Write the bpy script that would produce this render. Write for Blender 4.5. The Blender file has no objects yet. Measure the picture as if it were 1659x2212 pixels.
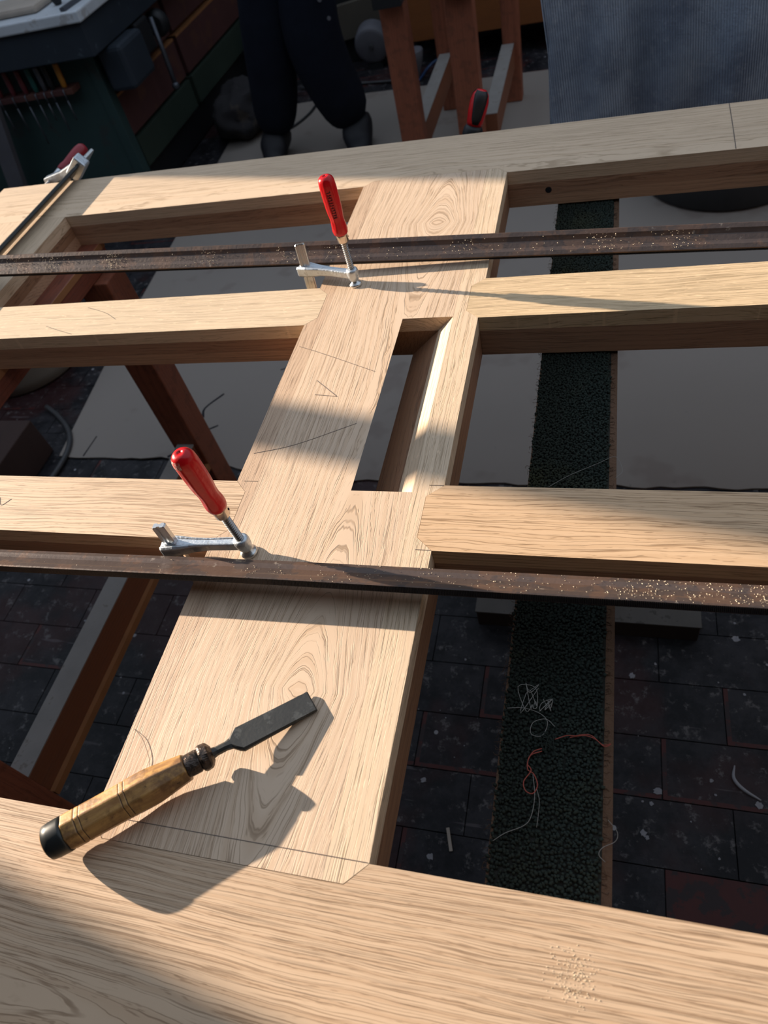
import bpy, math, random
from mathutils import Vector, Matrix, noise

# ------------------------------------------------------------------ camera
S = bpy.context.scene
COL = S.collection
cd = bpy.data.cameras.new('camera'); cam = bpy.data.objects.new('camera', cd); COL.objects.link(cam)
R3 = Matrix(((0.95877299, -0.03239531, 0.28232056), (0.20130658, 0.77864229, -0.59429946), (-0.20057421, 0.62663125, 0.75306259)))
cam.matrix_world = Matrix.Translation((0, 0, 1.45)) @ R3.to_4x4()
cd.sensor_fit = 'VERTICAL'; cd.sensor_height = 36.0; cd.sensor_width = 27.0
cd.lens = 1542.53 / 2212 * 36.0
cd.clip_start = 0.02
cd.dof.use_dof = True; cd.dof.focus_distance = 0.82; cd.dof.aperture_fstop = 7.5
S.camera = cam
# ------------------------------------------------------------------ light
w = bpy.data.worlds.new('world'); S.world = w; w.use_nodes = True
bg = w.node_tree.nodes['Background']
bg.inputs[0].default_value = (0.70, 0.82, 1.0, 1); bg.inputs[1].default_value = 0.85
sl = bpy.data.lights.new('sun', 'SUN'); so = bpy.data.objects.new('sun', sl); COL.objects.link(so)
sl.energy = 14.2; sl.angle = math.radians(0.55); sl.color = (1.0, 0.84, 0.68)
SUN = Vector((1.0, -0.215, -0.304))
so.rotation_euler = SUN.to_track_quat('-Z', 'Y').to_euler(); so.location = (-5, 2, 4)
S.view_settings.view_transform = 'Standard'; S.view_settings.look = 'None'
S.view_settings.gamma = 1.0; S.view_settings.exposure = 0.0; S.view_settings.use_curve_mapping = False

rnd = random.Random(7)
ZT = 0.85            # height of the frame's upper face
U = 0.6
def q(x, y, h=0.0): return Vector((x * U, y * U, ZT + h * U))

# ------------------------------------------------------------------ materials
def new_mat(name):
    m = bpy.data.materials.new(name); m.use_nodes = True
    nt = m.node_tree; b = nt.nodes['Principled BSDF']
    return m, nt, b
def N(nt, t, **kw):
    n = nt.nodes.new(t)
    for k, v in kw.items(): setattr(n, k, v)
    return n
def math_n(nt, op, a, b=None, c=None):
    n = N(nt, 'ShaderNodeMath', operation=op)
    for i, v in enumerate((a, b, c)):
        if v is None: continue
        if isinstance(v, (int, float)): n.inputs[i].default_value = v
        else: nt.links.new(v, n.inputs[i])
    return n.outputs[0]
def mixc(nt, f, a, b, bt='MIX'):
    n = N(nt, 'ShaderNodeMix', data_type='RGBA', blend_type=bt)
    for i, v in ((0, f), (6, a), (7, b)):
        if isinstance(v, (int, float)): n.inputs[i].default_value = v
        elif isinstance(v, tuple): n.inputs[i].default_value = (*v, 1) if len(v) == 3 else v
        else: nt.links.new(v, n.inputs[i])
    return n.outputs[2]
def ramp(nt, f, a, b):
    n = N(nt, 'ShaderNodeMapRange', interpolation_type='SMOOTHSTEP')
    nt.links.new(f, n.inputs[0]); n.inputs[1].default_value = a; n.inputs[2].default_value = b
    return n.outputs[0]
def comb(nt, x, y, z):
    n = N(nt, 'ShaderNodeCombineXYZ')
    for i, v in enumerate((x, y, z)):
        if isinstance(v, (int, float)): n.inputs[i].default_value = v
        else: nt.links.new(v, n.inputs[i])
    return n.outputs[0]
def noise_n(nt, vec, scale=1.0, detail=2.0, rough=0.5, col=False):
    n = N(nt, 'ShaderNodeTexNoise'); nt.links.new(vec, n.inputs['Vector'])
    n.inputs['Scale'].default_value = scale; n.inputs['Detail'].default_value = detail; n.inputs['Roughness'].default_value = rough
    return n.outputs[1 if col else 0]
def bump(nt, b, h, dist, strength=1.0):
    n = N(nt, 'ShaderNodeBump'); nt.links.new(h, n.inputs['Height']); n.inputs['Distance'].default_value = dist
    n.inputs['Strength'].default_value = strength
    nt.links.new(n.outputs[0], b.inputs['Normal'])

def oak(name, axis='X', a0=0.0, l0=0.0, k=0.03, d0=0.03, freq=260, pale=(0.60, 0.445, 0.29), dark=(0.44, 0.285, 0.155), seed=0.0, ringamt=0.55, poreamt=0.55, fleck=0.0, wob=0.7, rough=0.55, grime=0.0, lines=380.0, l1=None, sat=0.16):
    m, nt, b = new_mat(name)
    tc = N(nt, 'ShaderNodeTexCoord'); sp = N(nt, 'ShaderNodeSeparateXYZ'); nt.links.new(tc.outputs['Object'], sp.inputs[0])
    L, A, Z = {'X': (0, 1, 2), 'Y': (1, 0, 2), 'Z': (2, 0, 1)}[axis]
    L, A, Z = sp.outputs[L], sp.outputs[A], sp.outputs[Z]
    Ls = math_n(nt, 'ADD', L, seed)
    v1 = comb(nt, math_n(nt, 'MULTIPLY', Ls, 3.0), math_n(nt, 'MULTIPLY', A, 9.0), math_n(nt, 'MULTIPLY', Z, 9.0))
    n1 = noise_n(nt, v1, 1.0, 3.0)
    v2 = comb(nt, math_n(nt, 'MULTIPLY', Ls, 22.0), math_n(nt, 'MULTIPLY', A, 70.0), math_n(nt, 'MULTIPLY', Z, 70.0))
    n2 = noise_n(nt, v2, 1.0, 2.0)
    a = math_n(nt, 'ADD', math_n(nt, 'SUBTRACT', A, a0), math_n(nt, 'MULTIPLY', math_n(nt, 'SUBTRACT', n1, 0.5), 0.035 * wob))
    dl = math_n(nt, 'ABSOLUTE', math_n(nt, 'SUBTRACT', L, l0))
    if l1 is not None: dl = math_n(nt, 'MINIMUM', dl, math_n(nt, 'ABSOLUTE', math_n(nt, 'SUBTRACT', L, l1)))
    dl = math_n(nt, 'DIVIDE', dl, math_n(nt, 'ADD', 1.0, math_n(nt, 'DIVIDE', dl, sat)))
    d = math_n(nt, 'ADD', math_n(nt, 'ADD', math_n(nt, 'MULTIPLY', dl, k), d0), Z)
    r = math_n(nt, 'SQRT', math_n(nt, 'ADD', math_n(nt, 'MULTIPLY', a, a), math_n(nt, 'MULTIPLY', d, d)))
    r = math_n(nt, 'ADD', r, math_n(nt, 'MULTIPLY', math_n(nt, 'SUBTRACT', n2, 0.5), 0.0035 * wob))
    s = math_n(nt, 'SINE', math_n(nt, 'MULTIPLY', r, 2 * math.pi * freq))
    ring = ramp(nt, s, -0.2, 1.0)
    # pores: fine dark lines and dashes that follow the growth rings
    vp = comb(nt, math_n(nt, 'MULTIPLY', Ls, 70.0), math_n(nt, 'MULTIPLY', r, 1900.0), math_n(nt, 'MULTIPLY', Z, 300.0))
    np_ = noise_n(nt, vp, 1.0, 1.0, 0.5)
    vq = comb(nt, math_n(nt, 'MULTIPLY', Ls, 3.2), math_n(nt, 'MULTIPLY', r, lines), math_n(nt, 'MULTIPLY', Z, 90.0))
    nq = noise_n(nt, vq, 1.0, 2.5, 0.55)
    line = math_n(nt, 'SUBTRACT', 1.0, ramp(nt, math_n(nt, 'ABSOLUTE', math_n(nt, 'SUBTRACT', nq, 0.5)), 0.0, 0.036))
    brk = ramp(nt, noise_n(nt, comb(nt, math_n(nt, 'MULTIPLY', Ls, 24.0), math_n(nt, 'MULTIPLY', r, 500.0), 0.0), 1.0, 1.0), 0.34, 0.52)
    pore = math_n(nt, 'MAXIMUM', math_n(nt, 'MULTIPLY', ramp(nt, np_, 0.60, 0.72), math_n(nt, 'ADD', math_n(nt, 'MULTIPLY', ring, 0.6), 0.2)), math_n(nt, 'MULTIPLY', line, math_n(nt, 'ADD', math_n(nt, 'MULTIPLY', brk, 0.6), 0.4)))
    c = mixc(nt, math_n(nt, 'MULTIPLY', ring, ringamt * 0.55), pale, dark)
    big = noise_n(nt, comb(nt, math_n(nt, 'MULTIPLY', Ls, 2.0), math_n(nt, 'MULTIPLY', A, 12.0), 0.0), 1.0, 2.0)
    c = mixc(nt, math_n(nt, 'MULTIPLY', ramp(nt, big, 0.35, 0.75), 0.35), c, tuple(x * 0.82 for x in pale))
    c = mixc(nt, math_n(nt, 'MULTIPLY', pore, min(1.0, poreamt * 1.35)), c, tuple(x * 0.60 for x in dark))
    if fleck:
        vf = comb(nt, math_n(nt, 'MULTIPLY', Ls, 70.0), math_n(nt, 'MULTIPLY', A, 200.0), 0.0)
        f = ramp(nt, noise_n(nt, vf, 1.0, 2.0), 0.60, 0.72)
        c = mixc(nt, math_n(nt, 'MULTIPLY', f, fleck), c, tuple(min(1, x * 1.22) for x in pale))
    if grime:
        g = ramp(nt, noise_n(nt, tc.outputs['Object'], 25.0, 5.0, 0.7), 0.52, 0.62)
        c = mixc(nt, math_n(nt, 'MULTIPLY', g, grime), c, (0.035, 0.022, 0.016))
    nt.links.new(c, b.inputs['Base Color']); b.inputs['Roughness'].default_value = rough
    b.inputs['Specular IOR Level'].default_value = 0.35
    bump(nt, b, math_n(nt, 'MULTIPLY', pore, -1.0), 0.00022, 0.9)
    return m

def paint(name, col, rough=0.6, metal=0.0, spots=(), scale=20, spec=0.4, var=0.25, bumpd=0.0, bscale=60):
    """base colour with uneven tone; spots = [(colour, threshold, scale, amount)]"""
    m, nt, b = new_mat(name); tc = N(nt, 'ShaderNodeTexCoord'); o = tc.outputs['Object']
    c = mixc(nt, math_n(nt, 'MULTIPLY', noise_n(nt, o, scale, 4.0), 1.0), tuple(x * (1 - var) for x in col), tuple(min(1, x * (1 + var)) for x in col))
    for i, (sc, th, ss, am) in enumerate(spots):
        mp = N(nt, 'ShaderNodeMapping'); nt.links.new(o, mp.inputs[0]); mp.inputs[1].default_value = (3.1 * i, 1.7 * i, 0.9 * i)
        f = ramp(nt, noise_n(nt, mp.outputs[0], ss, 4.0, 0.65), th, th + 0.06)
        c = mixc(nt, math_n(nt, 'MULTIPLY', f, am), c, sc)
    nt.links.new(c, b.inputs['Base Color']); b.inputs['Roughness'].default_value = rough
    b.inputs['Metallic'].default_value = metal; b.inputs['Specular IOR Level'].default_value = spec
    if bumpd: bump(nt, b, noise_n(nt, o, bscale, 4.0), bumpd)
    return m

PALE, DARK = (0.66, 0.50, 0.345), (0.50, 0.335, 0.19)
M = {}
M['stile_near'] = oak('oak_stile_near', 'X', -0.02, -0.62, 0.12, -0.03, 170, (0.60, 0.43, 0.285), (0.44, 0.27, 0.15), 1.3, 0.7, 0.6, lines=640.0, wob=0.5)
M['stile_far'] = oak('oak_stile_far', 'X', 1.24, -0.3, 0.03, 0.05, 200, PALE, DARK, 4.7, 0.4, 0.45)
M['rail_mid'] = oak('oak_rail_mid', 'Y', -0.262, 0.255, 0.30, -0.045, 150, (0.66, 0.495, 0.35), (0.49, 0.325, 0.195), 0.2, 0.6, 0.6, l1=1.08, lines=460.0)
M['rail_top'] = oak('oak_rail_far', 'Y', -0.29, 1.10, 0.12, 0.004, 210, PALE, DARK, 7.2, 0.5, 0.5)
M['rail_left'] = oak('oak_stave_left', 'Y', -0.10, 0.3, 0.02, 0.08, 240, (0.57, 0.405, 0.275), (0.42, 0.265, 0.16), 3.2, 0.45, 0.6)
M['rail_right'] = oak('oak_stave_right', 'Y', -0.60, 0.3, 0.02, 0.10, 150, (0.68, 0.52, 0.36), (0.54, 0.375, 0.22), 5.9, 0.35, 0.6, fleck=0.5)
M['bar_ul'] = oak('oak_bar_a', 'X', 1.1, -0.8, 0.02, 0.10, 150, (0.68, 0.53, 0.36), (0.56, 0.40, 0.24), 2.2, 0.35, 0.45, fleck=0.6)
M['bar_ur'] = oak('oak_bar_b', 'X', 1.3, 0.1, 0.03, 0.12, 160, (0.66, 0.49, 0.30), (0.50, 0.345, 0.18), 6.2, 0.45, 0.55, fleck=0.6)
M['bar_l'] = oak('oak_bar_c', 'X', 0.30, -0.6, 0.01, 0.10, 230, (0.64, 0.47, 0.315), (0.46, 0.29, 0.16), 8.3, 0.45, 0.65)
M['bar_lr'] = oak('oak_bar_d', 'X', 0.36, 0.1, 0.01, 0.10, 230, (0.63, 0.43, 0.26), (0.45, 0.27, 0.135), 9.1, 0.45, 0.65)
M['rail_end'] = oak('oak_rail_end', 'Y', -1.4, 0.6, 0.02, 0.08, 220, PALE, DARK, 10.3, 0.4, 0.5)
M['core'] = oak('oak_core', 'X', 0.4, 0.0, 0.01, 0.30, 190, (0.40, 0.235, 0.145), (0.28, 0.15, 0.09), 11.0, 0.5, 0.5)  # lower ply, darkened and reddened to paint in shade and bounced light
M['core2'] = oak('oak_core_pale', 'X', 0.9, 0.0, 0.01, 0.35, 190, (0.47, 0.29, 0.18), (0.34, 0.20, 0.12), 12.0, 0.5, 0.5)  # paler lower ply, some shade painted into its tone
M['core_y'] = oak('oak_core_rail', 'Y', 0.6, 0.0, 0.01, 0.33, 190, (0.29, 0.155, 0.085), (0.20, 0.10, 0.055), 13.0, 0.5, 0.5)  # darkest ply, shade painted into the wood colour
M['block'] = oak('oak_block', 'X', 1.1, -1.2, 0.05, 0.04, 200, (0.62, 0.46, 0.31), (0.50, 0.35, 0.21), 15.0, 0.4, 0.4)
M['redwood'] = oak('trestle_redwood', 'Y', 0.3, 0, 0.01, 0.2, 120, (0.20, 0.058, 0.032), (0.12, 0.032, 0.018), 1.0, 0.5, 0.4, grime=0.25)
M['redwood_z'] = oak('trestle_redwood_post', 'Z', 0.3, 0, 0.01, 0.2, 120, (0.26, 0.085, 0.045), (0.16, 0.048, 0.027), 2.0, 0.5, 0.4, grime=0.25)
M['brownwood'] = oak('trestle_brown_rail', 'Y', 0.3, 0, 0.01, 0.2, 120, (0.21, 0.075, 0.035), (0.13, 0.042, 0.02), 3.0, 0.4, 0.3)
M['orange'] = oak('orange_board', 'X', 3.3, 0, 0.01, 0.2, 60, (0.20, 0.070, 0.020), (0.15, 0.048, 0.014), 4.0, 0.4, 0.2)
M['whitetop'] = paint('chalky_white', (0.25, 0.235, 0.22), 0.8, spots=[((0.16, 0.13, 0.11), 0.60, 30, 0.7), ((0.06, 0.05, 0.04), 0.70, 60, 0.8)], scale=15)
M['orangetrim'] = paint('orange_trim', (0.30, 0.13, 0.05), 0.6)
M['steel'] = paint('zinc_steel', (0.62, 0.64, 0.64), 0.28, 0.9, [((0.30, 0.29, 0.27), 0.60, 90, 0.5)], 50, 0.5, 0.12, 0.0002, 300)
M['cast'] = paint('cast_zinc', (0.55, 0.60, 0.64), 0.42, 0.85, [((0.30, 0.31, 0.32), 0.58, 120, 0.5)], 60, 0.5, 0.15, 0.0006, 220)
M['thread'] = paint('dark_thread', (0.30, 0.30, 0.30), 0.30, 0.9, [], 50)
M['copper'] = paint('pale_ferrule', (0.66, 0.55, 0.45), 0.25, 0.95, [((0.2, 0.15, 0.1), 0.66, 150, 0.7)], 50)
M['darkbar'] = paint('dark_iron_bar', (0.085, 0.060, 0.050), 0.42, 0.35, [((0.15, 0.085, 0.055), 0.50, 26, 0.6), ((0.42, 0.36, 0.30), 0.66, 55, 0.45)], 30, 0.5, 0.3, 0.0003, 200)
M['toothed'] = paint('black_toothed_edge', (0.022, 0.023, 0.027), 0.4, 0.4)
M['blacksteel'] = paint('black_steel', (0.035, 0.037, 0.036), 0.38, 0.5, [], 40)
M['black'] = paint('black_rubber', (0.012, 0.013, 0.015), 0.5)
M['knife'] = paint('chisel_steel', (0.060, 0.060, 0.056), 0.48, 0.6, [((0.42, 0.40, 0.37), 0.715, 520, 0.8), ((0.13, 0.13, 0.12), 0.55, 60, 0.5)], 60, 0.5, 0.3, 0.0002, 300)
M['ferr'] = paint('dark_ferrule', (0.075, 0.058, 0.048), 0.36, 0.8, [((0.24, 0.13, 0.08), 0.60, 160, 0.7), ((0.014, 0.011, 0.009), 0.56, 120, 0.8)], 90, 0.5, 0.4, 0.0012, 260)
M['groove'] = paint('groove_dark', (0.05, 0.03, 0.018), 0.7)

def red_handle(name, worn):
    m, nt, b = new_mat(name); tc = N(nt, 'ShaderNodeTexCoord'); o = tc.outputs['Object']
    c = mixc(nt, noise_n(nt, o, 60, 3), (0.46, 0.003, 0.007), (0.60, 0.006, 0.010))
    f = ramp(nt, noise_n(nt, o, 420, 5, 0.7), 0.68, 0.72)
    c = mixc(nt, math_n(nt, 'MULTIPLY', f, worn * 0.5), c, (0.55, 0.40, 0.32))
    nt.links.new(c, b.inputs['Base Color']); b.inputs['Roughness'].default_value = 0.30; b.inputs['Specular IOR Level'].default_value = 0.3
    b.inputs['Coat Weight'].default_value = 0.12; b.inputs['Coat Roughness'].default_value = 0.15
    bump(nt, b, noise_n(nt, o, 160, 3), 0.0005)
    return m
M['red'] = red_handle('red_lacquer', 0.0); M['red_worn'] = red_handle('red_lacquer_worn', 1.0)
M['dullred'] = paint('dull_red_lacquer', (0.26, 0.018, 0.028), 0.35)  # the red lacquer made darker, shade painted into its colour
M['redscuff'] = paint('scuffed_red', (0.50, 0.18, 0.15), 0.6, spots=[((0.75, 0.66, 0.60), 0.50, 500, 0.9), ((0.5, 0.01, 0.015), 0.52, 300, 0.9)], scale=200)

def handle_wood():
    m, nt, b = new_mat('boxwood_handle'); tc = N(nt, 'ShaderNodeTexCoord'); o = tc.outputs['Object']
    mp = N(nt, 'ShaderNodeMapping', vector_type='TEXTURE'); nt.links.new(o, mp.inputs[0]); mp.inputs[2].default_value = (0, 0, math.radians(38.5)); mp.inputs[3].default_value = (1, .13, .13)
    n = noise_n(nt, mp.outputs[0], 22, 5, 0.65)
    c = mixc(nt, ramp(nt, n, 0.3, 0.7), (0.50, 0.28, 0.085), (0.28, 0.135, 0.045))
    g = ramp(nt, noise_n(nt, o, 38, 5, 0.7), 0.44, 0.62); c = mixc(nt, math_n(nt, 'MULTIPLY', g, 0.75), c, (0.12, 0.055, 0.022))
    g2 = ramp(nt, noise_n(nt, o, 150, 4, 0.7), 0.64, 0.70); c = mixc(nt, math_n(nt, 'MULTIPLY', g2, 0.7), c, (0.035, 0.015, 0.008))
    nt.links.new(c, b.inputs['Base Color']); b.inputs['Roughness'].default_value = 0.42
    bump(nt, b, noise_n(nt, o, 90, 4), 0.0006)
    return m
M['boxwood'] = handle_wood()

def floor_mat():
    m, nt, b = new_mat('grimy_floor'); tc = N(nt, 'ShaderNodeTexCoord'); gm = N(nt, 'ShaderNodeNewGeometry'); o = gm.outputs['Position']
    n = noise_n(nt, o, 9, 8, 0.75)
    c = mixc(nt, ramp(nt, n, 0.40, 0.62), (0.003, 0.003, 0.005), (0.022, 0.021, 0.025))
    r = ramp(nt, noise_n(nt, o, 2.1, 4, 0.6), 0.50, 0.60)
    c = mixc(nt, math_n(nt, 'MULTIPLY', r, 0.45), c, (0.050, 0.010, 0.008))
    s1 = ramp(nt, noise_n(nt, o, 30, 5, 0.75), 0.55, 0.68); c = mixc(nt, math_n(nt, 'MULTIPLY', s1, 0.7), c, (0.15, 0.14, 0.14))
    v = N(nt, 'ShaderNodeTexVoronoi'); nt.links.new(o, v.inputs['Vector']); v.inputs['Scale'].default_value = 14
    rr = ramp(nt, v.outputs['Color'], 0.3, 1.0)
    dots = math_n(nt, 'LESS_THAN', v.outputs['Distance'], math_n(nt, 'MULTIPLY', rr, 0.10))
    c = mixc(nt, math_n(nt, 'MULTIPLY', dots, 0.75), c, (0.38, 0.38, 0.40))
    mp = N(nt, 'ShaderNodeMapping'); nt.links.new(o, mp.inputs[0]); mp.inputs[2].default_value = (0, 0, 0.7); mp.inputs[3].default_value = (4, 40, 1)
    sc = ramp(nt, noise_n(nt, mp.outputs[0], 1.0, 3, 0.6), 0.66, 0.70); c = mixc(nt, math_n(nt, 'MULTIPLY', sc, 0.35), c, (0.16, 0.14, 0.15))
    nt.links.new(c, b.inputs['Base Color']); b.inputs['Roughness'].default_value = 0.55; b.inputs['Specular IOR Level'].default_value = 0.3
    bump(nt, b, noise_n(nt, o, 60, 5), 0.002)
    return m
M['floor'] = floor_mat()
M['redjoint'] = paint('worn_red_tile', (0.060, 0.010, 0.008), 0.6, spots=[((0.012, 0.012, 0.014), 0.50, 20, 0.8)], scale=30)
M['paper'] = paint('grey_board_sheet', (0.235, 0.205, 0.18), 0.7, spots=[((0.185, 0.15, 0.13), 0.55, 2.2, 0.6), ((0.10, 0.09, 0.085), 0.70, 14, 0.5)], scale=1.5, var=0.12)
M['green'] = paint('bench_green', (0.022, 0.050, 0.050), 0.7, spots=[((0.035, 0.035, 0.035), 0.55, 6, 0.5)], scale=5)
M['green2'] = paint('bench_green_board', (0.022, 0.036, 0.026), 0.7, scale=6)
M['drawer'] = paint('drawer_red_brown', (0.070, 0.026, 0.024), 0.7, spots=[((0.11, 0.045, 0.025), 0.55, 7, 0.5)], scale=6)
M['apron'] = paint('bench_apron_dark', (0.015, 0.023, 0.034), 0.7, spots=[((0.07, 0.09, 0.11), 0.64, 14, 0.5)], scale=7)
M['benchtop'] = paint('bench_top_pale', (0.50, 0.54, 0.58), 0.35, spots=[((0.25, 0.22, 0.2), 0.6, 12, 0.5)], scale=9)
M['navy'] = paint('dark_navy_cloth', (0.008, 0.010, 0.017), 0.95, spec=0.1, scale=12, bumpd=0.003, bscale=30)
M['brownnavy'] = paint('dark_work_trousers', (0.012, 0.010, 0.016), 0.95, spec=0.1, scale=12, bumpd=0.003, bscale=30)
M['shoe'] = paint('black_boot', (0.006, 0.006, 0.009), 0.6)
M['skin'] = paint('skin', (0.45, 0.27, 0.20), 0.6)
M['hair'] = paint('dark_hair', (0.03, 0.02, 0.015), 0.8)
M['cream'] = paint('cream_plastic', (0.22, 0.20, 0.17), 0.5, scale=6)
M['greywhite'] = paint('grey_white_plastic', (0.10, 0.10, 0.115), 0.6, scale=20)
M['boxbrown'] = paint('dark_brown_box', (0.040, 0.021, 0.017), 0.8, scale=8)
M['cable'] = paint('grey_cable', (0.045, 0.045, 0.048), 0.5)
M['bluecable'] = paint('blue_cable', (0.010, 0.035, 0.10), 0.4)
M['wall'] = paint('plaster_wall', (0.10, 0.095, 0.09), 0.9, scale=3)
M['wall_in'] = paint('pale_plaster', (0.40, 0.40, 0.40), 0.9, scale=3)
M['frame'] = paint('window_frame_paint', (0.5, 0.5, 0.5), 0.6)
M['olive'] = paint('olive_board', (0.065, 0.055, 0.042), 0.7, scale=8)
M['jute'] = paint('jute_backing', (0.11, 0.060, 0.034), 0.95, scale=40, bumpd=0.002, bscale=300)
M['pencil'] = paint('pencil_mark', (0.13, 0.10, 0.085), 0.7)
M['hairline'] = paint('dark_fibre', (0.05, 0.04, 0.04), 0.7)
M['redthread'] = paint('red_thread', (0.30, 0.065, 0.045), 0.9)
M['greythread'] = paint('grey_thread', (0.22, 0.21, 0.19), 0.9)
M['dust'] = paint('sawdust', (0.82, 0.70, 0.52), 0.9, scale=300)
M['yellow'] = paint('orange_handle', (0.36, 0.15, 0.02), 0.4)
M['rackred'] = paint('dull_red_handle', (0.12, 0.025, 0.03), 0.4)
M['rackgreen'] = paint('dull_green_handle', (0.015, 0.09, 0.08), 0.4)
M['shaft'] = paint('tool_shaft', (0.10, 0.11, 0.13), 0.4, 0.6)
M['woodblock'] = paint('pale_wood_block', (0.36, 0.31, 0.26), 0.6, scale=14)

def carpet_mat():
    m, nt, b = new_mat('green_carpet_pile'); gm = N(nt, 'ShaderNodeNewGeometry'); o = gm.outputs['Position']
    sp = N(nt, 'ShaderNodeSeparateXYZ'); nt.links.new(o, sp.inputs[0])
    c = mixc(nt, noise_n(nt, o, 500, 2), (0.008, 0.010, 0.008), (0.036, 0.043, 0.034))
    c = mixc(nt, math_n(nt, 'MULTIPLY', ramp(nt, noise_n(nt, o, 12, 3), 0.50, 0.7), 0.5), c, (0.050, 0.048, 0.022))
    worn = ramp(nt, math_n(nt, 'ADD', sp.outputs[0], math_n(nt, 'MULTIPLY', noise_n(nt, o, 9, 3), 0.05)), -0.045, 0.03)
    c = mixc(nt, math_n(nt, 'MULTIPLY', worn, 0.45), c, (0.036, 0.050, 0.045))
    nt.links.new(c, b.inputs['Base Color']); b.inputs['Roughness'].default_value = 0.95; b.inputs['Specular IOR Level'].default_value = 0.1
    return m
M['pile'] = carpet_mat()
def cloth_mat():
    m, nt, b = new_mat('dusty_blue_ribbed_cloth'); tc = N(nt, 'ShaderNodeTexCoord'); o = tc.outputs['Object']
    sp = N(nt, 'ShaderNodeSeparateXYZ'); nt.links.new(o, sp.inputs[0])
    c = mixc(nt, ramp(nt, noise_n(nt, o, 7, 5, 0.65), 0.3, 0.7), (0.16, 0.20, 0.28), (0.38, 0.46, 0.58))
    c = mixc(nt, math_n(nt, 'MULTIPLY', ramp(nt, noise_n(nt, o, 40, 5, 0.7), 0.5, 0.75), 0.5), c, (0.55, 0.60, 0.68))
    c = mixc(nt, math_n(nt, 'MULTIPLY', ramp(nt, noise_n(nt, o, 320, 3, 0.7), 0.60, 0.72), 0.5), c, (0.30, 0.32, 0.36))
    rib = math_n(nt, 'SINE', math_n(nt, 'MULTIPLY', math_n(nt, 'ADD', sp.outputs[0], math_n(nt, 'MULTIPLY', sp.outputs[2], 0.10)), 2 * math.pi / 0.0052))
    c = mixc(nt, math_n(nt, 'MULTIPLY', ramp(nt, rib, -1, 1), 0.35), c, (0.05, 0.065, 0.095))
    nt.links.new(c, b.inputs['Base Color']); b.inputs['Roughness'].default_value = 0.95; b.inputs['Sheen Weight'].default_value = 0.3
    h = math_n(nt, 'ADD', rib, math_n(nt, 'MULTIPLY', noise_n(nt, o, 250, 3), 2.0))
    bump(nt, b, h, 0.0008)
    return m
M['cloth'] = cloth_mat()
def glass_mat():
    m, nt, b = new_mat('window_glass')
    t = N(nt, 'ShaderNodeBsdfTransparent'); g = N(nt, 'ShaderNodeBsdfGlossy'); g.inputs['Roughness'].default_value = 0.02
    mx = N(nt, 'ShaderNodeMixShader'); mx.inputs[0].default_value = 0.05
    nt.links.new(t.outputs[0], mx.inputs[1]); nt.links.new(g.outputs[0], mx.inputs[2])
    nt.links.new(mx.outputs[0], nt.nodes['Material Output'].inputs[0]); return m
M['glass'] = glass_mat()

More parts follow.
